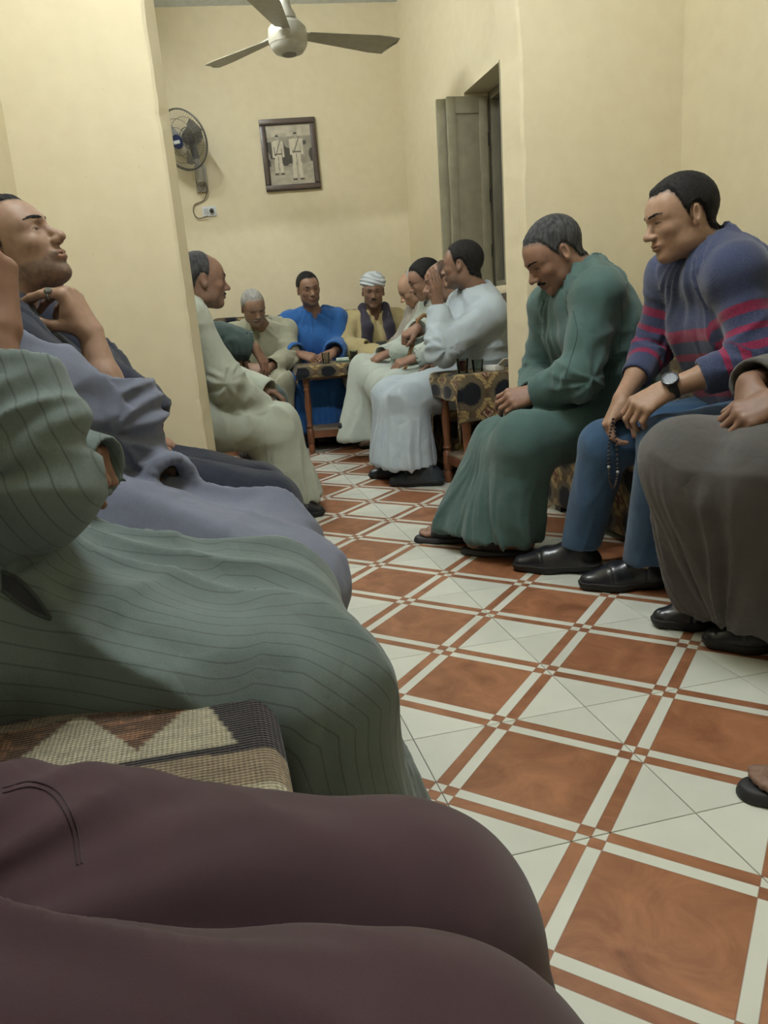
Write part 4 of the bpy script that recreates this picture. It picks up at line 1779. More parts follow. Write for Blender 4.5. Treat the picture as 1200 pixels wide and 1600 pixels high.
def robe_ops(g, fat=1.0, sleeve=((.068, .068, .064), (.068, .068, .064)), end=(.92, .92), hem=.09, sag=.03, flare=.085, thigh=.092, vneck=.0, spread=(0., 0.)):
    ops = torso_ops(g, fat, .012)
    k = .055
    for t in np.linspace(0, 1, 5):
        mid = 4 * t * (1 - t)
        hp = g.hip[0] * (1 - t) + g.hip[1] * t
        kp = g.kn[0] * (1 - t) + g.kn[1] * t - V3(0, 0, sag * mid)
        ap = g.an[0] * (1 - t) + g.an[1] * t + g.F * .01
        ap = V3(ap[0], ap[1], hem)
        rk = thigh * (1 - .10 * mid)
        ops.append(('u', k, rc(hp, kp, .112, rk)))
        ops.append(('u', k, rc(kp, ap, rk, flare)))
    cuts = []
    for i in (0, 1):
        a, c = sleeve_ops(g, i, sleeve[i], end[i])
        ops += a
        cuts += c
    ops += cuts
    ops.append(('i', .006, lambda P: hem - P[:, 2]))
    # neck opening
    n0 = g.neck + g.F * .01
    ops.append(('s', .012, rc(n0 - g.up * .03, n0 + g.up * .2, .062, .10)))
    if vneck:
        ops.append(('s', .008, rc(n0 + g.F * .05, n0 + g.F * .115 - g.up * vneck, .030, .006)))
    return ops


def trouser_ops(g, r=(.098, .074, .068, .062), hem=.09):
    ops = [('u', .05, rc(g.hip[0], g.hip[1], .125, .125)), ('u', .05, rc(g.pel, g.pel + g.up * .12, .13, .125))]
    for i in (0, 1):
        # legs stay apart: each is smooth in itself
        ops.append(('u', .03, rc(g.hip[i], g.kn[i], r[0], r[1])))
        ops.append(('u', .02, rc(g.kn[i], g.an[i], r[1], r[3])))
    ops.append(('i', .006, lambda P: hem - P[:, 2]))
    return ops


def shoe(root, org, heel, toe, mat, sole_mat, up=None, lift=0.0, h=.0035, kind='shoe', width=1.0):
    """laced shoe standing on the floor between heel and toe points (z = floor under it)"""
    heel, toe = np.asarray(heel, float), np.asarray(toe, float)
    y = unit(toe - heel)
    u = V3(0, 0, 1) if up is None else unit(np.asarray(up, float) - y * np.dot(up, y))
    x = np.cross(y, u)
    R = np.stack([x, y, u], 1)
    L = np.linalg.norm(toe - heel)
    w = width
    shape = [('u', 0, rc((0, .038, .035), (0, L * .62, .030), .036 * w, .044 * w)), ('u', .03, rc((0, L * .62, .028), (0, L - .034, .024), .046 * w, .030 * w)),
             ('u', .04, rc((0, .055, .05), (0, .075, .10), .037, .034)), ('u', .05, rc((0, .08, .085), (0, L * .55, .050), .028, .026))]
    upr = field(shape + [('i', .003, lambda P: .018 - P[:, 2]), ('s', .006, rc((0, .06, .10), (0, .068, .16), .031, .036))])
    so = field(shape + [('i', .003, lambda P: P[:, 2] - .020), ('i', .002, lambda P: -P[:, 2])])
    lo, hi = V3(-.07, -.02, -.01), V3(.07, L + .03, .16)
    V, Q = mesh_sdf(upr, lo, hi, h, .012)
    V = relax(V, Q, 1)
    Nn = vnormals(V, Q)
    yv = V[:, 1]
    seam = np.exp(-((yv - L * .70 + .25 * np.abs(V[:, 0])) / .0035) ** 2) + .8 * np.exp(-((yv - L * .28) / .003) ** 2) * (np.abs(V[:, 0]) > .015)
    crs = np.clip(1 - np.abs(yv - L * .60) / .05, 0, 1) * (V[:, 2] > .03)
    V = V - Nn * (.0022 * seam + .004 * crs * (ridge(np.stack([yv * 38 + V[:, 0] * 12, V[:, 0] * 8, yv * 0], 1), 3) - .4))[:, None].astype(np.float32)
    sh_ = link(kind, mesh_np(kind, V @ R.T + heel + u * lift - org, Q), mat, root)
    if h < .0042:
        bm = bmesh.new()
        for q in range(4):
            yy = L * (.36 + .055 * q)
            zz = .103 - .0135 * q - .004
            for sg in (-1, 1):
                tube(bm, [tuple(V3(*p) @ R.T + heel + u * lift - org) for p in ((-.019 * sg, yy - .008, zz - .006), (0, yy, zz + .003), (.019 * sg, yy + .008, zz - .009))], .0017, 5)
        bm_obj('laces', bm, plain('black_laces', (.02, .02, .022), .8), sh_)
    V, Q = mesh_sdf(lambda P: so(P) - .004, lo, hi, h, .012)
    link('sole', mesh_np('sole', V @ R.T + heel + u * (lift + .004) - org, Q), sole_mat, sh_)
    return sh_


def finish_body(name, label, g, parts, org, root_extra=None, group=None):
    """join head, hands and the figure under the clothes into the one body mesh"""
    Vs, Qs, Cs, n = [], [], [], 0
    for V, Q, C in parts:
        Vs.append(V - org)
        Qs.append(Q + n)
        Cs.append(C)
        n += len(V)
    me = mesh_np(name, np.concatenate(Vs), np.concatenate(Qs))
    set_col(me, np.concatenate(Cs))
    return me


LEATHER = plain('black_shoe_leather', (.012, .013, .018), .28, .5, var=.3, nscale=30, bump=.05)
SOLE = plain('black_shoe_sole', (.018, .017, .017), .6, .3)


def person(o):
    """o: dictionary with the figure, head options, garments (list of functions) and hands"""
    g = o['fig']
    org = V3(g.pel[0], g.pel[1], 0)
    root = bpy.data.objects.new('person', bpy.data.meshes.new('person'))
    COL.objects.link(root)
    root.location = org
    tag(root, o['label'], 'person', 'seated men')
    parts = []
    build_head(o, parts, root, org)
    sk = np.array(o['skin'], float)
    # arms and hands
    for i in (0, 1):
        ho = o.get('hand', {}).get(i)
        ops = [('u', 0, rc(g.el[i], g.el[i] + (g.wr[i] - g.el[i]) * .5, .040, .036)), ('u', .02, rc(g.el[i] + (g.wr[i] - g.el[i]) * .4, g.wr[i], .037, .026))]
        res = o.get('hand_h', .0035)
        if ho is not None:
            ops += [('u', .014, hnd[2]) if q == 0 else hnd for q, hnd in enumerate(hand_ops(g.wr[i], *ho[0], **ho[1]))]
        lo, hi = bounds([g.el[i], g.wr[i]], .05)
        lo2, hi2 = bounds([g.wr[i]], .22 if ho is not None else .05)
        lo, hi = np.minimum(lo, lo2), np.maximum(hi, hi2)
        V, Q = mesh_sdf(field(ops), lo, hi, res, .012)
        if len(V):
            V = relax(V, Q, 1, .4)
            C = np.tile(sk * (.95, .92, .90), (len(V), 1))
            parts.append((V, Q, C))
    # the figure under the clothes
    core = torso_ops(g, .86, -.02, .045)
    for i in (0, 1):
        core += [('u', .03, rc(g.sh[i], g.el[i], .045, .036)), ('u', .04, rc(g.hip[i], g.kn[i], .072, .050)), ('u', .03, rc(g.kn[i], g.an[i], .046, .034))]
    lo, hi = bounds(g.pts(), .12)
    V, Q = mesh_sdf(field(core), lo, hi, .02, .03)
    parts.append((V, Q, np.tile(sk, (len(V), 1))))
    for V, Q in o.get('feet', []):
        parts.append((V, Q, np.tile(sk * .9, (len(V), 1))))
    me = finish_body('person', o['label'], g, parts, org)
    me.materials.append(SKIN)
    old = root.data
    root.data = me
    bpy.data.meshes.remove(old)
    for fn in o['wear']:
        fn(g, root, org)
    return root, org


def wear_robe(mat, h, folds, name='robe', **kw):
    return lambda g, root, org: garment(name, g, robe_ops(g, **kw), h, mat, root, org, folds)


def wear_shoes(pairs, mat=LEATHER, sole=SOLE, h=.0035, **kw):
    def fn(g, root, org):
        for heel, toe in pairs:
            shoe(root, org, heel, toe, mat, sole, h=h, **kw)
    return fn


def auto_legs(face, px, py, knee_f=.44, kz=.47, kw=.13, foot_f=.40, fw=.11, seat=.49):
    """knees and ankles of somebody sitting at (px, py)"""
    F = unit(V3(face[0], face[1], 0))
    L = np.cross(V3(0, 0, 1), F)
    b = V3(px, py, 0)
    kn = [b + F * knee_f + L * kw + V3(0, 0, kz), b + F * knee_f - L * kw + V3(0, 0, kz)]
    an = [b + F * foot_f + L * fw + V3(0, 0, .09), b + F * foot_f - L * fw + V3(0, 0, .09)]
    toes = [(b + F * (foot_f - .07) + L * fw, b + F * (foot_f + .21) + L * (fw + .03)), (b + F * (foot_f - .07) - L * fw, b + F * (foot_f + .21) - L * (fw + .03))]
    return kn, an, toes


BLACKH = ('black_hair', (.008, .0075, .008), .004)
DGREYH = ('dark_grey_hair', (.024, .024, .026), .03)
GREYH = ('grey_hair', (.20, .195, .185), .12)
SK_MID = (.36, .215, .145)
SK_DARK = (.235, .138, .098)
SK_RED = (.305, .178, .128)
RELAX = dict(curl=(25, 30, 20))
# ---------------------------------------------------------------- cloth of each man
M_GREEN = fabric('green_robe_cloth', (.060, .114, .110), .10)
M_JEANS = fabric('blue_denim', (.034, .078, .152), .30, weave=1200, bump=.2)
M_GREYR = fabric('charcoal_robe_cloth', (.082, .078, .078), .12, bump=.2)
M_STRIPE = fabric('striped_robe_cloth', (.128, .165, .162), .12, bump=.18, stripe=((.060, .078, .074), .0185, .0018))
M_BLUEG = fabric('grey_blue_robe_cloth', (.145, .160, .220), .10)
M_NAVY = fabric('navy_cloth', (.014, .018, .034), .15)
M_NAVYT = fabric('navy_trouser_cloth', (.012, .016, .030), .15)
M_PALE = fabric('pale_olive_robe_cloth', (.37, .40, .335), .08)
M_OLD = fabric('pale_beige_robe_cloth', (.34, .34, .255), .08)
M_BLUE = fabric('royal_blue_robe_cloth', (.026, .115, .350), .10)
M_YEL = fabric('pale_yellow_robe_cloth', (.43, .36, .19), .08)
M_BEIGE = fabric('beige_robe_cloth', (.33, .31, .27), .08)
M_MINT = fabric('pale_mint_robe_cloth', (.42, .47, .43), .07)
M_WHITE = fabric('pale_blue_white_robe_cloth', (.41, .48, .54), .06)
M_DKGR = fabric('dark_teal_robe_cloth', (.045, .070, .068), .1)
M_MAROON = fabric('maroon_trouser_cloth', (.044, .021, .028), .14, weave=1800, bump=.06, crease=.04)
M_SCARF = fabric('dark_purple_scarf', (.040, .035, .055), .15)
M_TURBAN = fabric('white_turban_cloth', (.56, .62, .68), .06)
M_INNER = fabric('dark_inner_cloth', (.03, .034, .045), .1)


def sweater_mat():
    m, nt, b = principled('striped_knit', (.05, .06, .13), .95, .1)
    v = attr(nt, 'gv', 'Fac')
    n = add_noise(nt, 40, 3)
    vv = mathn(nt, 'ADD', v, mathn(nt, 'MULTIPLY', mathn(nt, 'SUBTRACT', n, .5), .006))
    navy = ramp2(nt, add_noise(nt, 260, 3), (.030, .040, .092), (.062, .075, .145))
    red = ramp2(nt, add_noise(nt, 260, 3), (.17, .014, .050), (.25, .030, .080))
    msk = None
    for c, w in ((.335, .034), (.270, .022), (.210, .028), (.150, .026), (.098, .018)):
        q = mathn(nt, 'LESS_THAN', mathn(nt, 'ABSOLUTE', mathn(nt, 'SUBTRACT', vv, c)), w * .5)
        msk = q if msk is None else mathn(nt, 'MAXIMUM', msk, q)
    nt.links.new(mixc(nt, msk, navy, red), b.inputs['Base Color'])
    u = attr(nt, 'gu', 'Fac')
    rib = mathn(nt, 'SINE', mathn(nt, 'MULTIPLY', u, 1400.0))
    add_bump(nt, b, mathn(nt, 'ADD', mathn(nt, 'MULTIPLY', rib, .25), add_noise(nt, 500, 2)), .22, .002)
    b.inputs['Sheen Weight'].default_value = .25
    return m


M_KNIT = sweater_mat()
FR, FL_, FB = (0, -1), (0, 1), (1, 0)       # facing of those on the right, on the left, at the back
Z0 = np.array([1, 1, 0.])


def floor_pt(p):
    return V3(p[0], p[1], 0)


# ================================================================ man in jeans and striped sweater
g = Fig(FR, (-.56, 1.10, .50), at(1112, 380, -.60), [at(1040, 690, -.47), at(945, 695, -.74)], [V3(-.60, .72, .08), V3(-.83, .62, .08)],
        sh=[at(1150, 428, -.44), at(1050, 432, -.78)], el=[at(1180, 560, -.36), at(1020, 545, -.84)], wr=[at(1043, 608, -.46), at(972, 622, -.70)])


def wear_sweater(g, root, org):
    ops = torso_ops(g, 1.0, .008, .066)
    cuts = []
    for i in (0, 1):
        a, c = sleeve_ops(g, i, (.066, .056, .048), .55)
        ops += a
        cuts += c
    ops += cuts
    ops.append(('i', .01, plane(g.pel + V3(0, 0, .03), -(g.up * .9 + g.F * .1))))
    n0 = g.neck + g.F * .015
    ops.append(('s', .010, rc(n0 - g.up * .02 + g.F * .01, n0 + g.up * .2, .060, .09)))
    garment('sweater', g, ops, .0065, M_KNIT, root, org, (.0, .0, .014, .014, 21))


def wear_trousers(mat, h=.007, r=(.098, .074, .068, .062), hem=.09, folds=(.008, .010, .0, .0, 31), name='jeans'):
    return lambda g, root, org: garment(name, g, trouser_ops(g, r, hem), h, mat, root, org, folds)


def wear_watch(g, root, org):
    d = unit(g.wr[0] - g.el[0])
    c = g.wr[0] - d * .012
    nrm = unit(V3(.62, -.25, .75) - d * np.dot(V3(.62, -.25, .75), d))
    sd = np.cross(d, nrm)
    bm = bmesh.new()
    for off in (-.009, -.003, .003, .009):
        tube(bm, [tuple(c - org + d * off + (nrm * math.cos(a) + sd * math.sin(a)) * .0305) for a in np.linspace(0, 2 * math.pi, 28, endpoint=False)], .0042, 6, True)
    strap = bm_obj('watch_strap', bm, BLACKP, root, smooth=True)
    bm = bmesh.new()
    cc = c - org + nrm * .031
    lathe(bm, [(.021, 0), (.0235, .003), (.0235, .009), (.021, .012), (.0175, .0125), (.0165, .0105)], 28, tuple(cc), tuple(nrm))
    case = bm_obj('watch_case', bm, plain('watch_case', (.03, .032, .036), .3, .5, .3), root, smooth=True)
    bm = bmesh.new()
    lathe(bm, [(.0168, .0104), (.0168, .0112)], 28, tuple(cc), tuple(nrm))
    bm_obj('watch_face', bm, plain('watch_face', (.02, .025, .03), .15, .5), case, smooth=True)
    bm = bmesh.new()
    for k in range(12):
        a = 2 * math.pi * k / 12
        p = cc + nrm * .0115 + (d * math.cos(a) + sd * math.sin(a)) * .014
        q = cc + nrm * .0115 + (d * math.cos(a) + sd * math.sin(a)) * .0165
        tube(bm, [tuple(p), tuple(q)], .0006, 4)
    bm_obj('watch_marks', bm, plain('watch_marks', (.4, .42, .44), .4), case)


jeans_man, jorg = person(dict(fig=g, label='man in blue jeans and a navy and red striped sweater on the right sofa', skin=(.40, .255, .18),
    hc=at(1063, 342, -.62), hf=(-.12, -.96, -.16), hu=(-.05, -.14, 1), neck=g.neck, hair='temples', hairmat=BLACKH, hair_t=.009, eye_open=.8, hs=.95, hh=.0026, hand_h=.0026,
    hand={0: (((-.10, -.82, -.42), (.45, -.30, .80), 1), dict(curl=(42, 55, 30), thumb=(30, 35))),
          1: (((.06, -.55, -.80), (-.25, -.75, .55), -1), dict(per=[(35, 50, 30), (45, 60, 30), (55, 60, 30), (60, 60, 30)], thumb=(22, 50)))},
    wear=[wear_sweater, wear_trousers(M_JEANS, .006), wear_watch,
          wear_shoes([((-.585, .80, 0), (-.68, .535, 0)), ((-.80, .685, 0), (-.94, .42, 0))], h=.003)]))

# ================================================================ man in the green robe
gg = Fig(FR, (-1.13, .92, .50), at(910, 415, -1.12), [at(822, 690, -1.00), at(778, 692, -1.25)], [V3(-1.06, .47, .09), V3(-1.32, .38, .09)],
         sh=[at(935, 462, -.96), at(862, 478, -1.30)], el=[at(905, 590, -.92), at(845, 590, -1.38)], wr=[at(838, 616, -1.04), at(832, 620, -1.16)])


def sandal(root, org, heel, toe, mat):
    """open slipper: thick sole with a broad crossed strap"""
    heel, toe = np.asarray(heel, float), np.asarray(toe, float)
    y = unit(toe - heel)
    R = np.stack([np.cross(y, V3(0, 0, 1)), y, V3(0, 0, 1)], 1)
    L = np.linalg.norm(toe - heel)
    lo, hi = V3(-.08, -.03, -.01), V3(.08, L + .03, .12)
    so = field([('u', 0, rc((0, .035, 0), (0, L * .65, 0), .036, .046)), ('u', .02, rc((0, L * .65, 0), (0, L - .035, 0), .046, .036)), ('i', .004, lambda P: np.abs(P[:, 2] - .013) - .012)])
    V, Q = mesh_sdf(so, lo, hi, .0035, .01)
    s = link('sandal', mesh_np('sandal', V @ R.T + heel - org, Q), mat, root)
    ft = [('u', 0, rc((0, .04, .05), (0, L * .55, .045), .030, .028)), ('u', .03, rc((0, L * .5, .045), (0, L * .74, .035), .036, .030)), ('u', .03, rc((0, .05, .06), (0, .06, .14), .032, .034))]
    for k, (tx, ty) in enumerate(((.026, .93), (.010, .945), (-.005, .925), (-.018, .895), (-.030, .85))):
        ft.append(('u', .006, rc((tx * .9, L * .70, .038), (tx, L * ty - .012, .034), .012 if k else .014, .0085 if k else .012)))
    foot = field(ft)
    strap = lambda P: smax(smax(np.abs(foot(P)) - .0045, np.abs(P[:, 1] - L * .62 - .0 * P[:, 0]) - .042, .004), .022 - P[:, 2], .003)
    V, Q = mesh_sdf(lambda P: smax(smax(foot(P) - .006, -(foot(P) - .001), .001), np.abs(P[:, 1] - L * .60) - .040, .004), lo, hi, .0028, .01)
    V = relax(V, Q, 1)
    link('strap', mesh_np('strap', V @ R.T + heel - org, Q), mat, s)
    V, Q = mesh_sdf(foot, lo, V3(.08, L + .03, .16), .0035, .01)
    return V @ R.T + heel, Q


M_SANDAL = plain('dark_sandal_leather', (.022, .024, .030), .5, .4, var=.2)
green_feet = []
_tmp = bpy.data.objects.new('tmp', None)
gp = dict(fig=gg, label='man in a long green robe with bowed head leaning by the right pier', skin=SK_RED,
    hc=at(866, 398, -1.12), hf=(-.10, -.84, -.50), hu=(0, -.5, .86), neck=gg.neck, hair='full', hairmat=('salt_pepper_hair', (.022, .023, .026), .045), hair_t=.005,
    browmat=BLACKH, moustache=.8, moumat=BLACKH, eye_open=.45, nose=1.1, hs=1.0, hh=.0026, hand_h=.0026, stubble=.25,
    hand={0: (((-.22, -.92, -.12), (.75, -.15, .60), 1), dict(curl=(38, 45, 25), thumb=(25, 25))),
          1: (((.25, -.92, -.20), (-.6, -.2, .75), -1), dict(curl=(40, 50, 25), thumb=(30, 15)))},
    wear=[])
groot, gorg = None, V3(gg.pel[0], gg.pel[1], 0)
holder = []


def wear_sandals(g, root, org):
    for ob in holder:
        ob.parent = root


for heel, toe in (((-1.05, .565, 0), (-1.205, .325, 0)), ((-1.31, .465, 0), (-1.43, .205, 0))):
    n0_ = set(bpy.data.objects)
    V, Q = sandal(None, gorg, heel, toe, M_SANDAL)
    green_feet.append((V, Q))
    holder += [ob for ob in set(bpy.data.objects) - n0_ if ob.parent is None]
gp['feet'] = green_feet
gp['wear'] = [wear_robe(M_GREEN, .0068, (.030, .026, .020, .018, 41), fat=1.0, sleeve=((.072, .072, .060), (.072, .070, .060)), end=(.93, .92), hem=.075, sag=.05, flare=.105, thigh=.088, vneck=.10), wear_sandals]
green_man, _ = person(gp)

# ================================================================ man in the charcoal robe, cut by the frame
g3 = Fig(FR, (-.03, 1.16, .50), V3(-.05, 1.06, 1.00), [at(1195, 735, -.02), at(1075, 720, -.17)], [V3(-.06, .80, .09), V3(-.27, .74, .09)],
         el=[V3(.22, .98, .66), V3(-.30, 1.00, .66)], wr=[at(1225, 622, -.02), at(1170, 598, -.13)])
person(dict(fig=g3, label='man in a charcoal robe with joined hands sitting beside the man in jeans', skin=SK_DARK,
    hc=V3(-.05, 1.00, 1.13), hf=(0, -.95, -.2), neck=g3.neck, hair='full', hairmat=DGREYH, hh=.004, hand_h=.0026,
    hand={0: (((-.42, -.80, -.42), (.55, -.20, .80), 1), dict(curl=(30, 40, 20), thumb=(32, 10))),
          1: (((.45, -.52, -.72), (-.35, -.80, .45), -1), dict(curl=(30, 42, 25), thumb=(35, 20)))},
    wear=[wear_robe(M_GREYR, .007, (.032, .022, .016, .016, 51), sleeve=((.070, .068, .058), (.070, .068, .056)), end=(.95, .93), hem=.085, flare=.115, thigh=.094, sag=.06),
          wear_shoes([((-.055, .86, 0), (-.175, .62, 0)), ((-.245, .84, 0), (-.335, .575, 0))], h=.003)]))

# ================================================================ man in slippers, mostly outside the frame
g4 = Fig(FR, (.72, 1.18, .50), V3(.72, 1.12, 1.0), [V3(.86, .74, .47), V3(.60, .74, .47)], [V3(.84, .68, .09), V3(.515, .585, .10)],
         el=[V3(.98, 1.0, .68), V3(.46, 1.0, .68)], wr=[V3(.86, .82, .60), V3(.60, .82, .60)])
g4org = V3(g4.pel[0], g4.pel[1], 0)
holder4 = []
feet4 = []
for heel, toe in (((.525, .53, 0), (.375, .30, 0)), ((.84, .62, 0), (.86, .36, 0))):
    n0_ = set(bpy.data.objects)
    feet4.append(sandal(None, g4org, heel, toe, plain('black_slipper', (.02, .02, .022), .55, .3)))
    holder4 += [ob for ob in set(bpy.data.objects) - n0_ if ob.parent is None]


def wear_slippers(g, root, org):
    for ob in holder4:
        ob.parent = root


person(dict(fig=g4, label='man in black slippers beside the man in the charcoal robe', skin=SK_DARK, feet=feet4,
    hc=V3(.72, 1.07, 1.14), hf=(0, -1, -.1), neck=g4.neck, hair='full', hairmat=BLACKH, hh=.006, hand_h=.005,
    hand={0: (((-.2, -.9, -.2), (.3, -.2, .9), 1), RELAX), 1: (((.2, -.9, -.2), (-.3, -.2, .9), -1), RELAX)},
    wear=[wear_robe(M_BEIGE, .014, (.02, .02, .014, .012, 61), hem=.10), wear_slippers]))

# ================================================================ white robe man with the raised hand
g5 = Fig((-.08, -1), (-2.66, .95, .50), at(745, 448, -2.56), [at(640, 622, -2.52), at(612, 620, -2.78)], [V3(-2.47, .50, .09), V3(-2.72, .46, .09)],
         sh=[at(768, 490, -2.40), at(722, 478, -2.74)], el=[at(690, 545, -2.34), V3(-2.94, .92, .70)], wr=[at(684, 477, -2.44), V3(-2.90, .80, .61)])
white_man, _ = person(dict(fig=g5, label='man in a pale bluish white robe raising one hand before his face', skin=SK_DARK,
    hc=at(722, 415, -2.58), hf=(-.62, -.76, .02), neck=g5.neck, hair='full', hairmat=BLACKH, hair_t=.008, hh=.0038, hand_h=.0035, stubble=.5,
    hand={0: (((-.10, .02, 1.0), (.75, .55, .10), 1), dict(curl=(10, 12, 8), thumb=(30, 5), spread=3)),
          1: (((.1, -.9, -.25), (-.2, -.2, .9), -1), RELAX)},
    wear=[wear_robe(M_WHITE, .008, (.026, .026, .020, .020, 71), sleeve=((.076, .074, .060), (.072, .07, .058)), end=(.88, .88), hem=.10, flare=.125, thigh=.092, sag=.05, fat=1.08),
          wear_shoes([((-2.37, .64, 0), (-2.50, .365, 0)), ((-2.66, .60, 0), (-2.76, .31, 0))], plain('slate_shoe_leather', (.022, .030, .042), .35, .5), h=.004)]))

# ================================================================ three men beyond him along the right wall
# brown-haired man with a cane
kn, an, toes = auto_legs(FR, -3.06, 1.04, .50, .48)
g6 = Fig(FR, (-3.06, 1.05, .50), V3(-3.02, 1.00, .98), kn, an, el=[V3(-2.84, .84, .70), V3(-3.24, .80, .70)], wr=[V3(-2.92, .66, .64), at(652, 512, -3.06)])
person(dict(fig=g6, label='man in a pale mint robe holding a cane behind the raised hand', skin=SK_RED,
    hc=at(692, 442, -2.98), hf=(-.25, -.95, -.10), neck=g6.neck, hair='sparse', hairmat=('brown_hair', (.06, .035, .025), .02), hair_t=.004, hh=.004, hand_h=.004, stubble=.3,
    hand={0: (((-.2, -.85, -.2), (.3, -.1, .9), 1), dict(curl=(35, 40, 25))), 1: (((-.1, -.75, -.35), (.3, -.5, .8), -1), dict(curl=(60, 75, 35)))},
    wear=[wear_robe(M_MINT, .010, (.02, .022, .016, .014, 81), end=(.85, .9), hem=.13, flare=.11),
          wear_shoes([toes[0]], plain('slate_shoe_leather', (.022, .030, .042), .35, .5), h=.005)]))
# glasses
kn, an, toes = auto_legs(FR, -3.50, 1.06, .52, .50)
kn[1] = V3(-3.55, .50, .56)
an[1] = V3(-3.40, .36, .24)
g7 = Fig(FR, (-3.50, 1.06, .50), V3(-3.47, 1.00, 1.00), kn, an, el=[V3(-3.28, .82, .68), V3(-3.70, .82, .68)], wr=[V3(-3.36, .62, .66), V3(-3.52, .60, .64)])


def wear_neckcloth(mat, r=.075, h=.006):
    def fn(g, root, org):
        n = g.neck
        f = field([('u', 0, rc(n + g.L * .06 - g.up * .01, n + g.L * .02 + g.F * .07 - g.up * .05, .030, .028)), ('u', .02, rc(n - g.L * .06 - g.up * .01, n - g.L * .02 + g.F * .07 - g.up * .05, .030, .028)),
                   ('u', .02, rc(n + g.L * .06 - g.up * .01, n - g.F * .05 + g.up * .01, .030, .03)), ('u', .02, rc(n - g.L * .06 - g.up * .01, n - g.F * .05 + g.up * .01, .030, .03)),
                   ('s', .01, rc(n, n + g.up * .2, .055, .07))])
        lo, hi = bounds([n], .16)
        so_ = sdf_obj('neck_scarf', f, lo - 0, hi, h, mat, root)
        so_.data.transform(Matrix.Translation(tuple(-org)))
    return fn


person(dict(fig=g7, label='man with glasses and short black hair between two older men by the window', skin=SK_RED,
    hc=at(664, 437, -3.42), hf=(-.22, -.92, -.32), hu=(0, -.3, 1), neck=g7.neck, hair='full', hairmat=BLACKH, hair_t=.009, glasses=True, hh=.004, hand_h=.004, moustache=.6,
    hand={0: (((-.4, -.8, -.3), (.4, -.1, .9), 1), RELAX), 1: (((.4, -.8, -.3), (-.4, -.1, .9), -1), RELAX)},
    wear=[wear_robe(M_MINT, .010, (.02, .022, .016, .014, 91), hem=.13, end=(.9, .9)), wear_neckcloth(M_INNER),
          wear_shoes([toes[0], (V3(-3.44, .52, .17), V3(-3.42, .27, .20))], plain('slate_shoe_leather', (.022, .030, .042), .35, .5), h=.005)]))
# bald
kn, an, toes = auto_legs(FR, -3.94, 1.08, .52, .48)
g8 = Fig(FR, (-3.94, 1.08, .50), V3(-3.93, 1.03, .97), kn, an, el=[V3(-3.76, .90, .68), V3(-4.14, .90, .68)], wr=[at(640, 572, -3.78), at(626, 552, -3.98)])
person(dict(fig=g8, label='bald man in a beige robe bowing towards the yellow robed man', skin=(.42, .26, .18),
    hc=at(646, 451, -3.88), hf=(-.18, -.86, -.46), hu=(0, -.45, .9), neck=g8.neck, hair='bald', hairmat=GREYH, hair_t=.003, hh=.004, hand_h=.004, nose=1.15, eye_open=.5,
    hand={0: (((-.2, -.8, -.5), (.6, -.2, .7), 1), dict(curl=(50, 60, 30))), 1: (((.0, -.9, -.15), (.2, -.2, .9), -1), dict(curl=(30, 40, 20)))},
    wear=[wear_robe(M_BEIGE, .010, (.02, .022, .016, .014, 101), hem=.12),
          wear_shoes(toes, plain('tan_shoe_leather', (.14, .075, .042), .45, .4), h=.005)]))

# ================================================================ back row
# turban
kn, an, toes = auto_legs(FB, -4.62, .82, .44, .50, .10)
kn[1] = V3(-4.20, .70, .60)
an[1] = V3(-4.06, .86, .28)
g9 = Fig(FB, (-4.64, .80, .50), at(584, 487, -4.52), kn, an, el=[V3(-4.42, 1.10, .68), V3(-4.42, .52, .68)], wr=[at(606, 549, -4.24), at(580, 548, -4.24)])


def wear_turban(hc, hf, hu, s=1.0):
    def fn(g, root, org):
        R = frame_from(hf, hu)
        base = field([('u', 0, el((0, -.012, .070), (.098, .112, .062))), ('u', .03, el((0, -.02, .105), (.07, .08, .04))), ('s', .012, rc((0, .0, -.2), (0, -.005, .038), .083, .083))])
        ang = []

        def f(P):
            d = base(P)
            a = np.arctan2(P[:, 0], P[:, 1])
            w1 = np.sin((P[:, 2] - .030 * np.sin(a + .4)) * 230)
            w2 = np.sin((P[:, 2] + .040 * np.sin(a - .6)) * 190)
            return (d - .0045 * np.where(np.sin(a * 1.0 + .8) > 0, w1, w2)) * .85
        V, Q = mesh_sdf(f, (-.13, -.15, -.0), (.13, .14, .17), .0032, .02)
        V = relax(V, Q, 1)
        link('turban', mesh_np('turban', V @ R.T * s + hc - org, Q), M_TURBAN, root)
    return fn


def wear_scarf(g, root, org):
    """long scarf hanging down both sides of the chest"""
    n = g.neck
    fr = g.F * .165
    ops = [('u', 0, rc(n - g.F * .07 + g.up * .03, n + g.L * .085 + g.up * .03, .03, .036)), ('u', .02, rc(n - g.F * .07 + g.up * .03, n - g.L * .085 + g.up * .03, .03, .036))]
    for s_ in (-1, 1):
        top = n + g.L * .085 * s_ + g.up * .03
        a = n + g.L * .085 * s_ + fr - g.up * .12
        b = n + g.L * (.13 if s_ > 0 else .10) * s_ + fr * 1.22 - g.up * .36
        ops += [('u', .02, rc(top, a, .036, .042)), ('u', .02, rc(a, b, .040, .044))]
    f = field(ops + [('s', .01, rc(n, n + g.up * .2, .058, .08))])
    lo, hi = bounds([n, g.pel], .25)
    V, Q = mesh_sdf(f, lo, hi, .008, .02)
    V = relax(V, Q, 1)
    V = V + vnormals(V, Q) * (.008 * (ridge(V * (9, 16, 5), 5) - .5))[:, None]
    link('scarf', mesh_np('scarf', V - org, Q), M_SCARF, root)


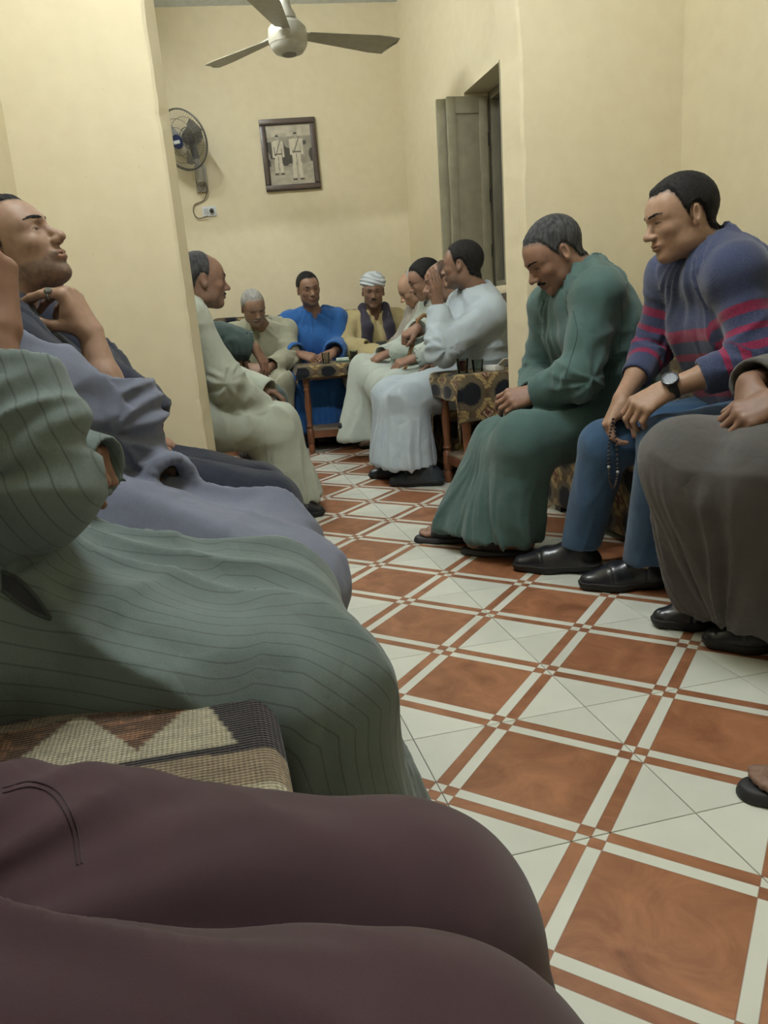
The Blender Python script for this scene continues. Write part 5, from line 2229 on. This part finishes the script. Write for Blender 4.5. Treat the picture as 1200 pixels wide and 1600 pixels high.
thc, thf, thu = at(583, 456, -4.42), (.97, -.20, -.10), (.08, .02, 1)
person(dict(fig=g9, label='man in a white turban and yellow robe with a long dark scarf', skin=SK_DARK,
    hc=thc, hf=thf, hu=thu, neck=g9.neck, hair='none', hairmat=DGREYH, browmat=DGREYH, moustache=.9, moumat=DGREYH, stubble=.3, hh=.0038, hand_h=.004, eye_open=.8, nose=1.1,
    hand={0: (((.55, -.80, -.1), (.5, .2, .8), 1), dict(curl=(30, 40, 20))), 1: (((.55, .80, -.1), (.5, -.2, .8), -1), dict(curl=(30, 40, 20)))},
    wear=[wear_robe(M_YEL, .009, (.02, .022, .018, .016, 111), sleeve=((.076, .080, .078), (.076, .080, .078)), end=(.80, .80), hem=.12, vneck=.12, fat=1.03, thigh=.095),
          wear_turban(thc, thf, thu), wear_scarf, wear_shoes([toes[0]], h=.006)]))
# blue
kn, an, toes = auto_legs(FB, -4.60, .29, .42, .48, .11, .36, .09)
g10 = Fig(FB, (-4.62, .29, .50), at(490, 487, -4.50), kn, an, shw=.185, el=[V3(-4.44, .50, .68), V3(-4.44, .08, .68)], wr=[at(520, 551, -4.20), at(470, 554, -4.20)])
blue_man, _ = person(dict(fig=g10, label='man in a bright blue robe sitting behind the small table', skin=(.28, .165, .115),
    hc=at(482, 452, -4.40), hf=(.97, .12, -.12), hu=(.10, -.10, 1), neck=g10.neck, hair='full', hairmat=BLACKH, hair_t=.007, stubble=.45, hh=.0038, hand_h=.004, eye_open=.9,
    hand={0: (((.55, -.75, -.35), (.5, .35, .75), 1), dict(curl=(35, 50, 25))), 1: (((.45, .80, -.30), (.5, -.35, .75), -1), dict(curl=(35, 50, 25)))},
    wear=[wear_robe(M_BLUE, .009, (.030, .026, .022, .022, 121), sleeve=((.078, .086, .080), (.078, .086, .080)), end=(.80, .80), hem=.10, flare=.12, vneck=.10, fat=1.04),
          wear_shoes(toes, h=.006)]))
# old man
kn, an, toes = auto_legs(FB, -4.50, -.16, .44, .48, .14, .42, .12)
g11 = Fig(FB, (-4.55, -.14, .50), at(408, 505, -4.40), kn, an, shw=.19, el=[V3(-4.28, .10, .64), V3(-4.28, -.40, .64)], wr=[at(420, 574, -4.02), at(388, 574, -4.02)])
old_man, _ = person(dict(fig=g11, label='old grey haired man in a pale beige robe leaning forward', skin=(.27, .165, .115),
    hc=at(396, 481, -4.20), hf=(.90, .20, -.38), hu=(.4, 0, .92), neck=g11.neck, hair='full', hairmat=GREYH, hair_t=.005, moustache=.8, stubble=.55, stubcol=(.22, .21, .20), hh=.0038, hand_h=.004, eye_open=.6,
    hand={0: (((.40, -.85, -.2), (.6, .3, .7), 1), dict(curl=(30, 45, 25))), 1: (((.40, .85, -.2), (.6, -.3, .7), -1), dict(curl=(30, 45, 25)))},
    wear=[wear_robe(M_OLD, .009, (.028, .026, .020, .020, 131), sleeve=((.074, .076, .066), (.074, .076, .066)), end=(.90, .90), hem=.10, flare=.11, vneck=.09),
          wear_shoes(toes, h=.006)]))

# ================================================================ left of the far room
# man in the pale robe beside the left pier
kn, an, toes = auto_legs(FL_, -2.16, -.62, .43, .47, .12, .42, .10)
g12 = Fig(FL_, (-2.18, -.64, .50), V3(-2.16, -.60, .985), [at(408, 655, -2.32), at(432, 668, -2.10)], [V3(-2.34, -.20, .09), V3(-2.12, -.20, .09)],
          sh=[V3(-2.35, -.585, .945), V3(-1.985, -.565, .935)], el=[V3(-2.40, -.46, .68), at(352, 598, -2.02)], wr=[V3(-2.28, -.30, .60), at(390, 622, -2.08)])
pale_man, _ = person(dict(fig=g12, label='man in a pale olive robe seen in profile just past the left pier', skin=SK_DARK,
    hc=at(316, 440, -2.14), hf=(-.22, .97, .0), hu=(0, -.05, 1), neck=g12.neck, hair='sparse', hairmat=DGREYH, hair_t=.006, moustache=.5, stubble=.25, hh=.003, hand_h=.004,
    hand={0: (((.1, .8, -.3), (0, .2, .9), 1), RELAX), 1: (((-.3, .8, -.2), (.3, .1, .9), -1), dict(curl=(65, 75, 45), thumb=(12, 40)))},
    wear=[wear_robe(M_PALE, .0075, (.032, .030, .022, .018, 141), sleeve=((.072, .072, .066), (.076, .076, .056)), end=(1.3, 1.55), hem=.07, flare=.12, thigh=.092, sag=.05),
          wear_shoes([((-2.05, -.32, 0), (-2.035, -.055, 0)), ((-2.34, -.30, 0), (-2.36, -.03, 0))], h=.0035)]))
# man beyond him of whom mainly the dark sleeve shows
kn, an, toes = auto_legs(FL_, -2.86, -.66, .44, .48, .13)
g13 = Fig(FL_, (-2.86, -.70, .50), V3(-2.86, -.62, .98), kn, an, el=[V3(-3.08, -.48, .70), at(350, 532, -2.70)], wr=[at(366, 545, -2.88), at(398, 543, -2.72)])
person(dict(fig=g13, label='man in a dark teal robe hidden behind the pale olive robe, one arm reaching forward', skin=SK_RED,
    hc=V3(-2.86, -.62, 1.11), hf=(.0, 1, -.1), neck=g13.neck, hair='full', hairmat=BLACKH, hh=.005, hand_h=.0035,
    hand={0: (((.3, .5, -.8), (-.2, .8, .5), 1), RELAX), 1: (((-.06, .45, -.9), (.45, .75, .4), -1), dict(curl=(20, 28, 18), thumb=(25, 25)))},
    wear=[wear_robe(M_DKGR, .010, (.02, .02, .016, .016, 151), sleeve=((.07, .07, .066), (.076, .086, .080)), end=(.9, .80), hem=.10), wear_shoes(toes, h=.006)]))

# ================================================================ front left bench
# navy
g14 = Fig(FL_, (-.78, -.83, .50), V3(-.80, -.92, .95), [at(405, 768, -.88), at(420, 795, -.60)], [V3(-.92, -.52, .09), V3(-.62, -.52, .09)],
          sh=[V3(-.97, -.93, .90), V3(-.62, -.92, .90)], el=[V3(-1.02, -.86, .66), at(215, 640, -.62)], wr=[V3(-.90, -.74, .56), V3(-.84, -.74, .58)])


def wear_jacket(g, root, org):
    ops = torso_ops(g, .98, .006, .066)
    cuts = []
    for i in (0, 1):
        a, c = sleeve_ops(g, i, (.070, .064, .052), .95)
        ops += a
        cuts += c
    ops += cuts + [('i', .01, plane(g.pel - V3(0, 0, .02), -g.up)), ('s', .01, rc(g.neck, g.neck + g.up * .2, .06, .09))]
    garment('jacket', g, ops, .009, M_NAVY, root, org, (0, 0, .016, .018, 161))


person(dict(fig=g14, label='man in navy jacket and trousers leaning back beyond the grey-blue robe', skin=SK_RED,
    hc=V3(-.83, -.955, 1.06), hf=(-.75, .62, .05), neck=g14.neck, hair='full', hairmat=BLACKH, hh=.005, hand_h=.005,
    hand={0: (((.5, .8, -.2), (0, .3, .9), 1), RELAX), 1: (((-.5, .8, -.2), (0, .3, .9), -1), RELAX)},
    wear=[wear_jacket, wear_trousers(M_NAVYT, .008, (.105, .088, .075, .070), .10, (.010, .014, 0, 0, 33), 'trousers'),
          wear_shoes([((-.92, -.60, 0), (-.94, -.32, 0)), ((-.62, -.60, 0), (-.62, -.32, 0))], h=.005)]))

# grey-blue robe, chin on hand
g15 = Fig(FL_, (-.26, -.86, .49), V3(-.42, -.95, .945), [at(405, 822, -.22) - V3(0, 0, .03), at(448, 905, .00) - V3(0, 0, .03)], [V3(-.22, -.53, .09), V3(.00, -.50, .09)],
          sh=[V3(-.58, -.96, .89), V3(-.27, -.925, .87)], el=[V3(-.60, -.86, .66), at(185, 668, -.30)], wr=[at(215, 722, -.34), at(142, 522, -.36)])


def wear_inner(g, root, org):
    ops = torso_ops(g, 1.0, .006, .054)
    ops += [('u', .03, rc(g.sh[1], g.sh[1] * .5 + g.el[1] * .5, .062, .060)), ('s', .008, rc(g.neck + g.up * .0, g.neck + g.up * .2, .058, .07)), ('i', .01, plane(g.pel + g.up * .10, -g.up))]
    garment('inner_shirt', g, ops, .006, M_NAVY, root, org, (0, 0, .012, .0, 171))


def wear_ring(g, root, org):
    hand_ops(g.wr[1], *hand15, **hand15k)
    a, b_ = HAND_INFO[(0, 0)]
    d = unit(b_ - a)
    c_ = a + (b_ - a) * .55
    u = unit(np.cross(d, V3(.3, .2, 1)))
    v = np.cross(d, u)
    sil = plain('silver', (.55, .55, .52), .25, .5, .9)
    bm = bmesh.new()
    tube(bm, [tuple(c_ - org + (u * math.cos(t) + v * math.sin(t)) * .0105) for t in np.linspace(0, 2 * math.pi, 24, endpoint=False)], .0022, 8, True)
    rg = bm_obj('ring', bm, sil, root, smooth=True)
    n = unit(V3(.75, .2, .6) - d * np.dot(V3(.75, .2, .6), d))
    bm = bmesh.new()
    lathe(bm, [(.0085, .0095), (.009, .012), (.006, .0145)], 14, tuple(c_ - org), tuple(n))
    bm_obj('ring_stone', bm, plain('ring_stone', (.10, .11, .10), .15, .5), rg, smooth=True)


hand15k = dict(per=[(62, 16, 10), (66, 20, 12), (70, 28, 16), (74, 34, 18)], thumb=(22, 58))
g15robe = robe_ops(g15, fat=1.0, sleeve=((.070, .066, .052), (.072, .088, .098)), end=(1.45, .34), hem=.09, flare=.10, thigh=.094, sag=.02)
# the robe stands open over the dark shirt
g15robe.append(('s', .012, rc(g15.neck + g15.F * .12 + g15.up * .06, g15.neck + g15.F * .19 - g15.up * .30, .150, .045)))
g15robe.append(('s', .012, rc(g15.neck + g15.F * .10 + g15.up * .07, g15.sh[1] + g15.F * .09 + V3(0, 0, .075), .11, .085)))
hand15 = ((-.08, -.36, .93), (.42, .86, .30), -1)
person(dict(fig=g15, label='man in a grey-blue robe resting his chin on a hand with a silver ring', skin=(.36, .235, .175),
    hc=at(22, 391, -.46), hf=(.24, .84, .46), hu=(-.06, -.46, .88), hs=.94, neck=g15.neck, hair='temples', hairmat=BLACKH, hair_t=.006, stubble=.72, hh=.0024, hand_h=.0024, eye_open=.75, nose=1.05,
    hand={0: (((.3, .9, -.2), (0, .3, .9), 1), dict(curl=(60, 70, 40))), 1: (hand15, hand15k)},
    wear=[lambda g, root, org: garment('robe', g, g15robe, .0062, M_BLUEG, root, org, (.024, .032, .018, .018, 181)), wear_inner, wear_ring,
          wear_shoes([((-.22, -.68, 0), (-.23, -.41, 0)), ((.0, -.66, 0), (.0, -.39, 0))], h=.005)]))

# striped robe
g16 = Fig(FL_, (.31, -.88, .50), V3(.27, -.96, .93), [at(395, 905, .27) - V3(0, 0, .05), at(465, 1045, .50) - V3(0, 0, .045)], [V3(.27, -.48, .09), V3(.50, -.43, .09)],
          sh=[V3(.10, -.95, .865), V3(.45, -.95, .85)], el=[at(-75, 690, .10), at(8, 726, .45)], wr=[at(58, 712, .17), at(-12, 520, .40)])
striped_man, _ = person(dict(fig=g16, label='man in a grey-green pinstriped robe on the woven rug, fist against his head', skin=SK_RED,
    hc=V3(.22, -.90, 1.035), hf=(.2, .80, -.45), hu=(0, .45, .85), neck=g16.neck, hair='full', hairmat=BLACKH, hair_t=.009, stubble=.5, hh=.003, hand_h=.0028,
    hand={0: (((.10, .98, -.08), (-.1, .1, .9), 1), dict(curl=(70, 80, 45), thumb=(8, 45))), 1: (((-.22, -.02, .95), (.80, .50, .20), -1), dict(curl=(60, 75, 45), thumb=(25, 30)))},
    wear=[lambda g, root, org: garment('robe', g, robe_ops(g, fat=1.05, sleeve=((.080, .066, .050), (.088, .092, .074)), end=(1.72, .66), hem=.08, flare=.13, thigh=.100, sag=.03),
                                       .0058, M_STRIPE, root, org, (.028, .034, .022, .020, 191)),
          wear_shoes([((.27, -.56, 0), (.27, -.30, 0)), ((.5, -.51, 0), (.5, -.25, 0))], h=.006)]))

# the man beside the camera in maroon trousers
g17 = Fig(FL_, (1.02, -.86, .50), V3(1.02, -.93, .97), [at(600, 1330, .955) - V3(0, 0, .085), at(632, 1618, 1.13) - V3(0, 0, .085)], [V3(.97, -.34, .09), V3(1.14, -.37, .09)],
          sh=[V3(.84, -.93, .92), V3(1.21, -.92, .92)], el=[V3(.80, -.92, .66), V3(1.42, -.90, .76)], wr=[V3(.93, -.86, .60), V3(1.52, -.70, .80)])

g17.hip[1] = g17.hip[1] + V3(.02, .02, .06)
g17.hip[0] = g17.hip[0] + V3(0, 0, .015)


def wear_shirt(g, root, org):
    ops = torso_ops(g, 1.0, .006, .066)
    cuts = []
    for i in (0, 1):
        a, c = sleeve_ops(g, i, (.066, .058, .048), .95)
        ops += a
        cuts += c
    ops += cuts + [('i', .01, plane(g.pel + V3(0, 0, .02), -g.up)), ('s', .01, rc(g.neck, g.neck + g.up * .2, .06, .09))]
    garment('shirt', g, ops, .014, M_INNER, root, org, (0, 0, .016, .018, 201))


maroon_man, _ = person(dict(fig=g17, label='man in dark maroon trousers on the bench beside the pinstriped robe', skin=SK_MID,
    hc=V3(1.02, -.94, 1.11), hf=(0, 1, -.1), neck=g17.neck, hair='full', hairmat=BLACKH, hh=.006, hand_h=.005,
    hand={0: (((.9, .1, -.2), (0, .3, .9), 1), dict(curl=(50, 60, 30))), 1: (((-.1, .7, .5), (.5, .3, .5), -1), RELAX)},
    wear=[wear_shirt, wear_trousers(M_MAROON, .0048, (.110, .092, .080, .075), .09, (.018, .026, .016, 0, 35), 'trousers'),
          wear_shoes([((.95, -.36, 0), (.93, -.08, 0)), ((1.14, -.34, 0), (1.14, -.06, 0))], h=.006)]))

# ================================================================ things the men hold
# prayer beads
beads = empty('prayer_beads', tuple(at(958, 655, -.615)), 'dark prayer beads hanging from the hand of the man in jeans', 'beads')
BEADM = plain('dark_bead', (.03, .018, .014), .3, .5)
BEADL = plain('silver_bead', (.45, .45, .43), .3, .5, .6)
pth = curve_pts([(0, 0, 0), (0, -.012, -.06), (.004, -.016, -.13), (.004, -.01, -.19), (.004, .004, -.205), (.004, .014, -.16), (.0, .012, -.08), (0, .004, 0)], 44)
bead_me = {}
for nm, mt_, rr in (('bead', BEADM, .0042), ('silver', BEADL, .0052)):
    bm = bmesh.new()
    bmesh.ops.create_uvsphere(bm, u_segments=8, v_segments=6, radius=rr)
    me = bpy.data.meshes.new('bead')
    bm.to_mesh(me)
    bm.free()
    me.materials.append(mt_)
    bead_me[nm] = me
for i, p in enumerate(pth[:-1]):
    b_ = link('bead', bead_me['silver' if i in (13, 30) else 'bead'], None, beads)
    b_.location = tuple(p)

# cane
top = at(655, 505, -3.08)
bot = V3(-3.02, .40, .01)
cane = empty('cane', tuple(bot), 'brown wooden walking cane held upright by the man in mint', 'cane')
bm = bmesh.new()
tube(bm, [(0, 0, 0)] + [tuple((top - bot) * t) for t in (.3, .6, .97)], [.009, .011, .0115, .012], 10)
CANEM = plain('cane_wood', (.24, .13, .05), .4, .4, var=.2)
bm_obj('shaft', bm, CANEM, cane, smooth=True)
bm = bmesh.new()
d_ = top - bot
tube(bm, [tuple(d_ * .97), tuple(d_ * 1.0 + V3(0, -.01, .02)), tuple(d_ + V3(0, .03, .045)), tuple(d_ + V3(0, .075, .03))], [.012, .013, .013, .012], 10)
bm_obj('handle', bm, CANEM, cane, smooth=True)

# phone
ph = empty('phone', tuple(at(597, 540, -4.19)), 'dark phone in the hands of the turbaned man', 'phone')
box('phone_body', BLACKP, ph, -.006, .006, -.038, .038, -.03, .035, .003)
box('phone_screen', plain('phone_screen', (.015, .016, .02), .1, .5), ph, -.0075, -.006, -.034, .034, -.026, .031)
ph.rotation_euler = (0, math.radians(-35), 0)

# ================================================================ seams, plackets and pockets sewn into the clothes
from mathutils.bvhtree import BVHTree


def sew(man, garment_name, name, lines, mat, r=.0016, fill=None):
    """raised seams lying on the cloth; each line is given as it is seen and laid onto the surface of the garment"""
    ob = [ch for ch in man.children if ch.name.split('.')[0] == garment_name][0]
    me = ob.data
    n = len(me.vertices)
    co = np.empty(n * 3, np.float32)
    me.vertices.foreach_get('co', co)
    off = np.array(man.location)
    co = co.reshape(-1, 3) + off
    q = np.empty(len(me.polygons) * 4, np.int32)
    me.loops.foreach_get('vertex_index', q)
    tree = BVHTree.FromPolygons(co.tolist(), q.reshape(-1, 4).tolist())
    o_ = Vector(CAM_C)

    def hit(px, py):
        d = CAM_M @ np.array([(px - 600) / FPX, -(py - 800) / FPX, -1.0])
        loc, nor, _, _ = tree.ray_cast(o_, Vector(d).normalized())
        return loc, nor

    def path(line, lift):
        P = []
        for p in curve_pts([(a, b, 0) for a, b in line], 8 * len(line)):
            loc, nor = hit(p[0], p[1])
            if loc is not None and (not P or (loc - P[-1]).length < .06):
                P.append(loc + nor * lift)
        return P
    bm = bmesh.new()
    for line in lines:
        P = path(line, r * .4)
        if len(P) > 2:
            tube(bm, [p - Vector(off) for p in P], r, 6)
    o = bm_obj(name, bm, mat, ob, smooth=True)
    if fill:
        A, B = path(lines[0], .0012), path(lines[1], .0012)
        m = min(len(A), len(B))
        if m > 2:
            bm = bmesh.new()
            va = [bm.verts.new(p - Vector(off)) for p in A[:m]]
            vb = [bm.verts.new(p - Vector(off)) for p in B[:m]]
            for i in range(m - 1):
                bm.faces.new((va[i], va[i + 1], vb[i + 1], vb[i]))
            bm_obj('pocket_shade_strip', bm, fill, ob)  # dark strip laid on the cloth, standing in for shade inside the slit
    return o


M_STR_D = fabric('striped_robe_piping', (.045, .056, .056), .1)
M_GRN_D = fabric('green_robe_seam', (.034, .066, .064), .1)
M_MAR_D = fabric('maroon_seam', (.030, .015, .020), .1)
M_BLU_D = fabric('blue_robe_seam', (.012, .050, .16), .1)
M_OLD_D = fabric('beige_robe_seam', (.19, .19, .145), .1)
sew(striped_man, 'robe', 'pocket_piping', [[(2, 893), (28, 904), (58, 934), (80, 966)], [(2, 922), (28, 942), (54, 958), (80, 968)]], M_STR_D, .0022, M_INNER)
sew(green_man, 'robe', 'placket', [[(886, 486), (892, 520), (882, 556), (874, 590)], [(896, 486), (902, 522), (892, 560), (882, 592)]], M_GRN_D, .0015)
sew(green_man, 'robe', 'pocket_piping', [[(958, 548), (954, 575), (951, 602)]], M_GRN_D, .002)
sew(green_man, 'robe', 'shoulder_seam', [[(968, 455), (972, 500), (968, 545)]], M_GRN_D, .0014)
sew(maroon_man, 'trousers', 'pocket_seam', [[(4, 1232), (50, 1222), (92, 1240), (118, 1290), (128, 1350)], [(4, 1240), (48, 1230), (86, 1247), (111, 1294), (121, 1352)]], M_MAR_D, .0007)
sew(blue_man, 'robe', 'placket', [[(487, 492), (488, 505), (489, 522)]], M_BLU_D, .0022)
sew(old_man, 'robe', 'placket', [[(402, 512), (404, 525), (405, 540)]], M_OLD_D, .0025)
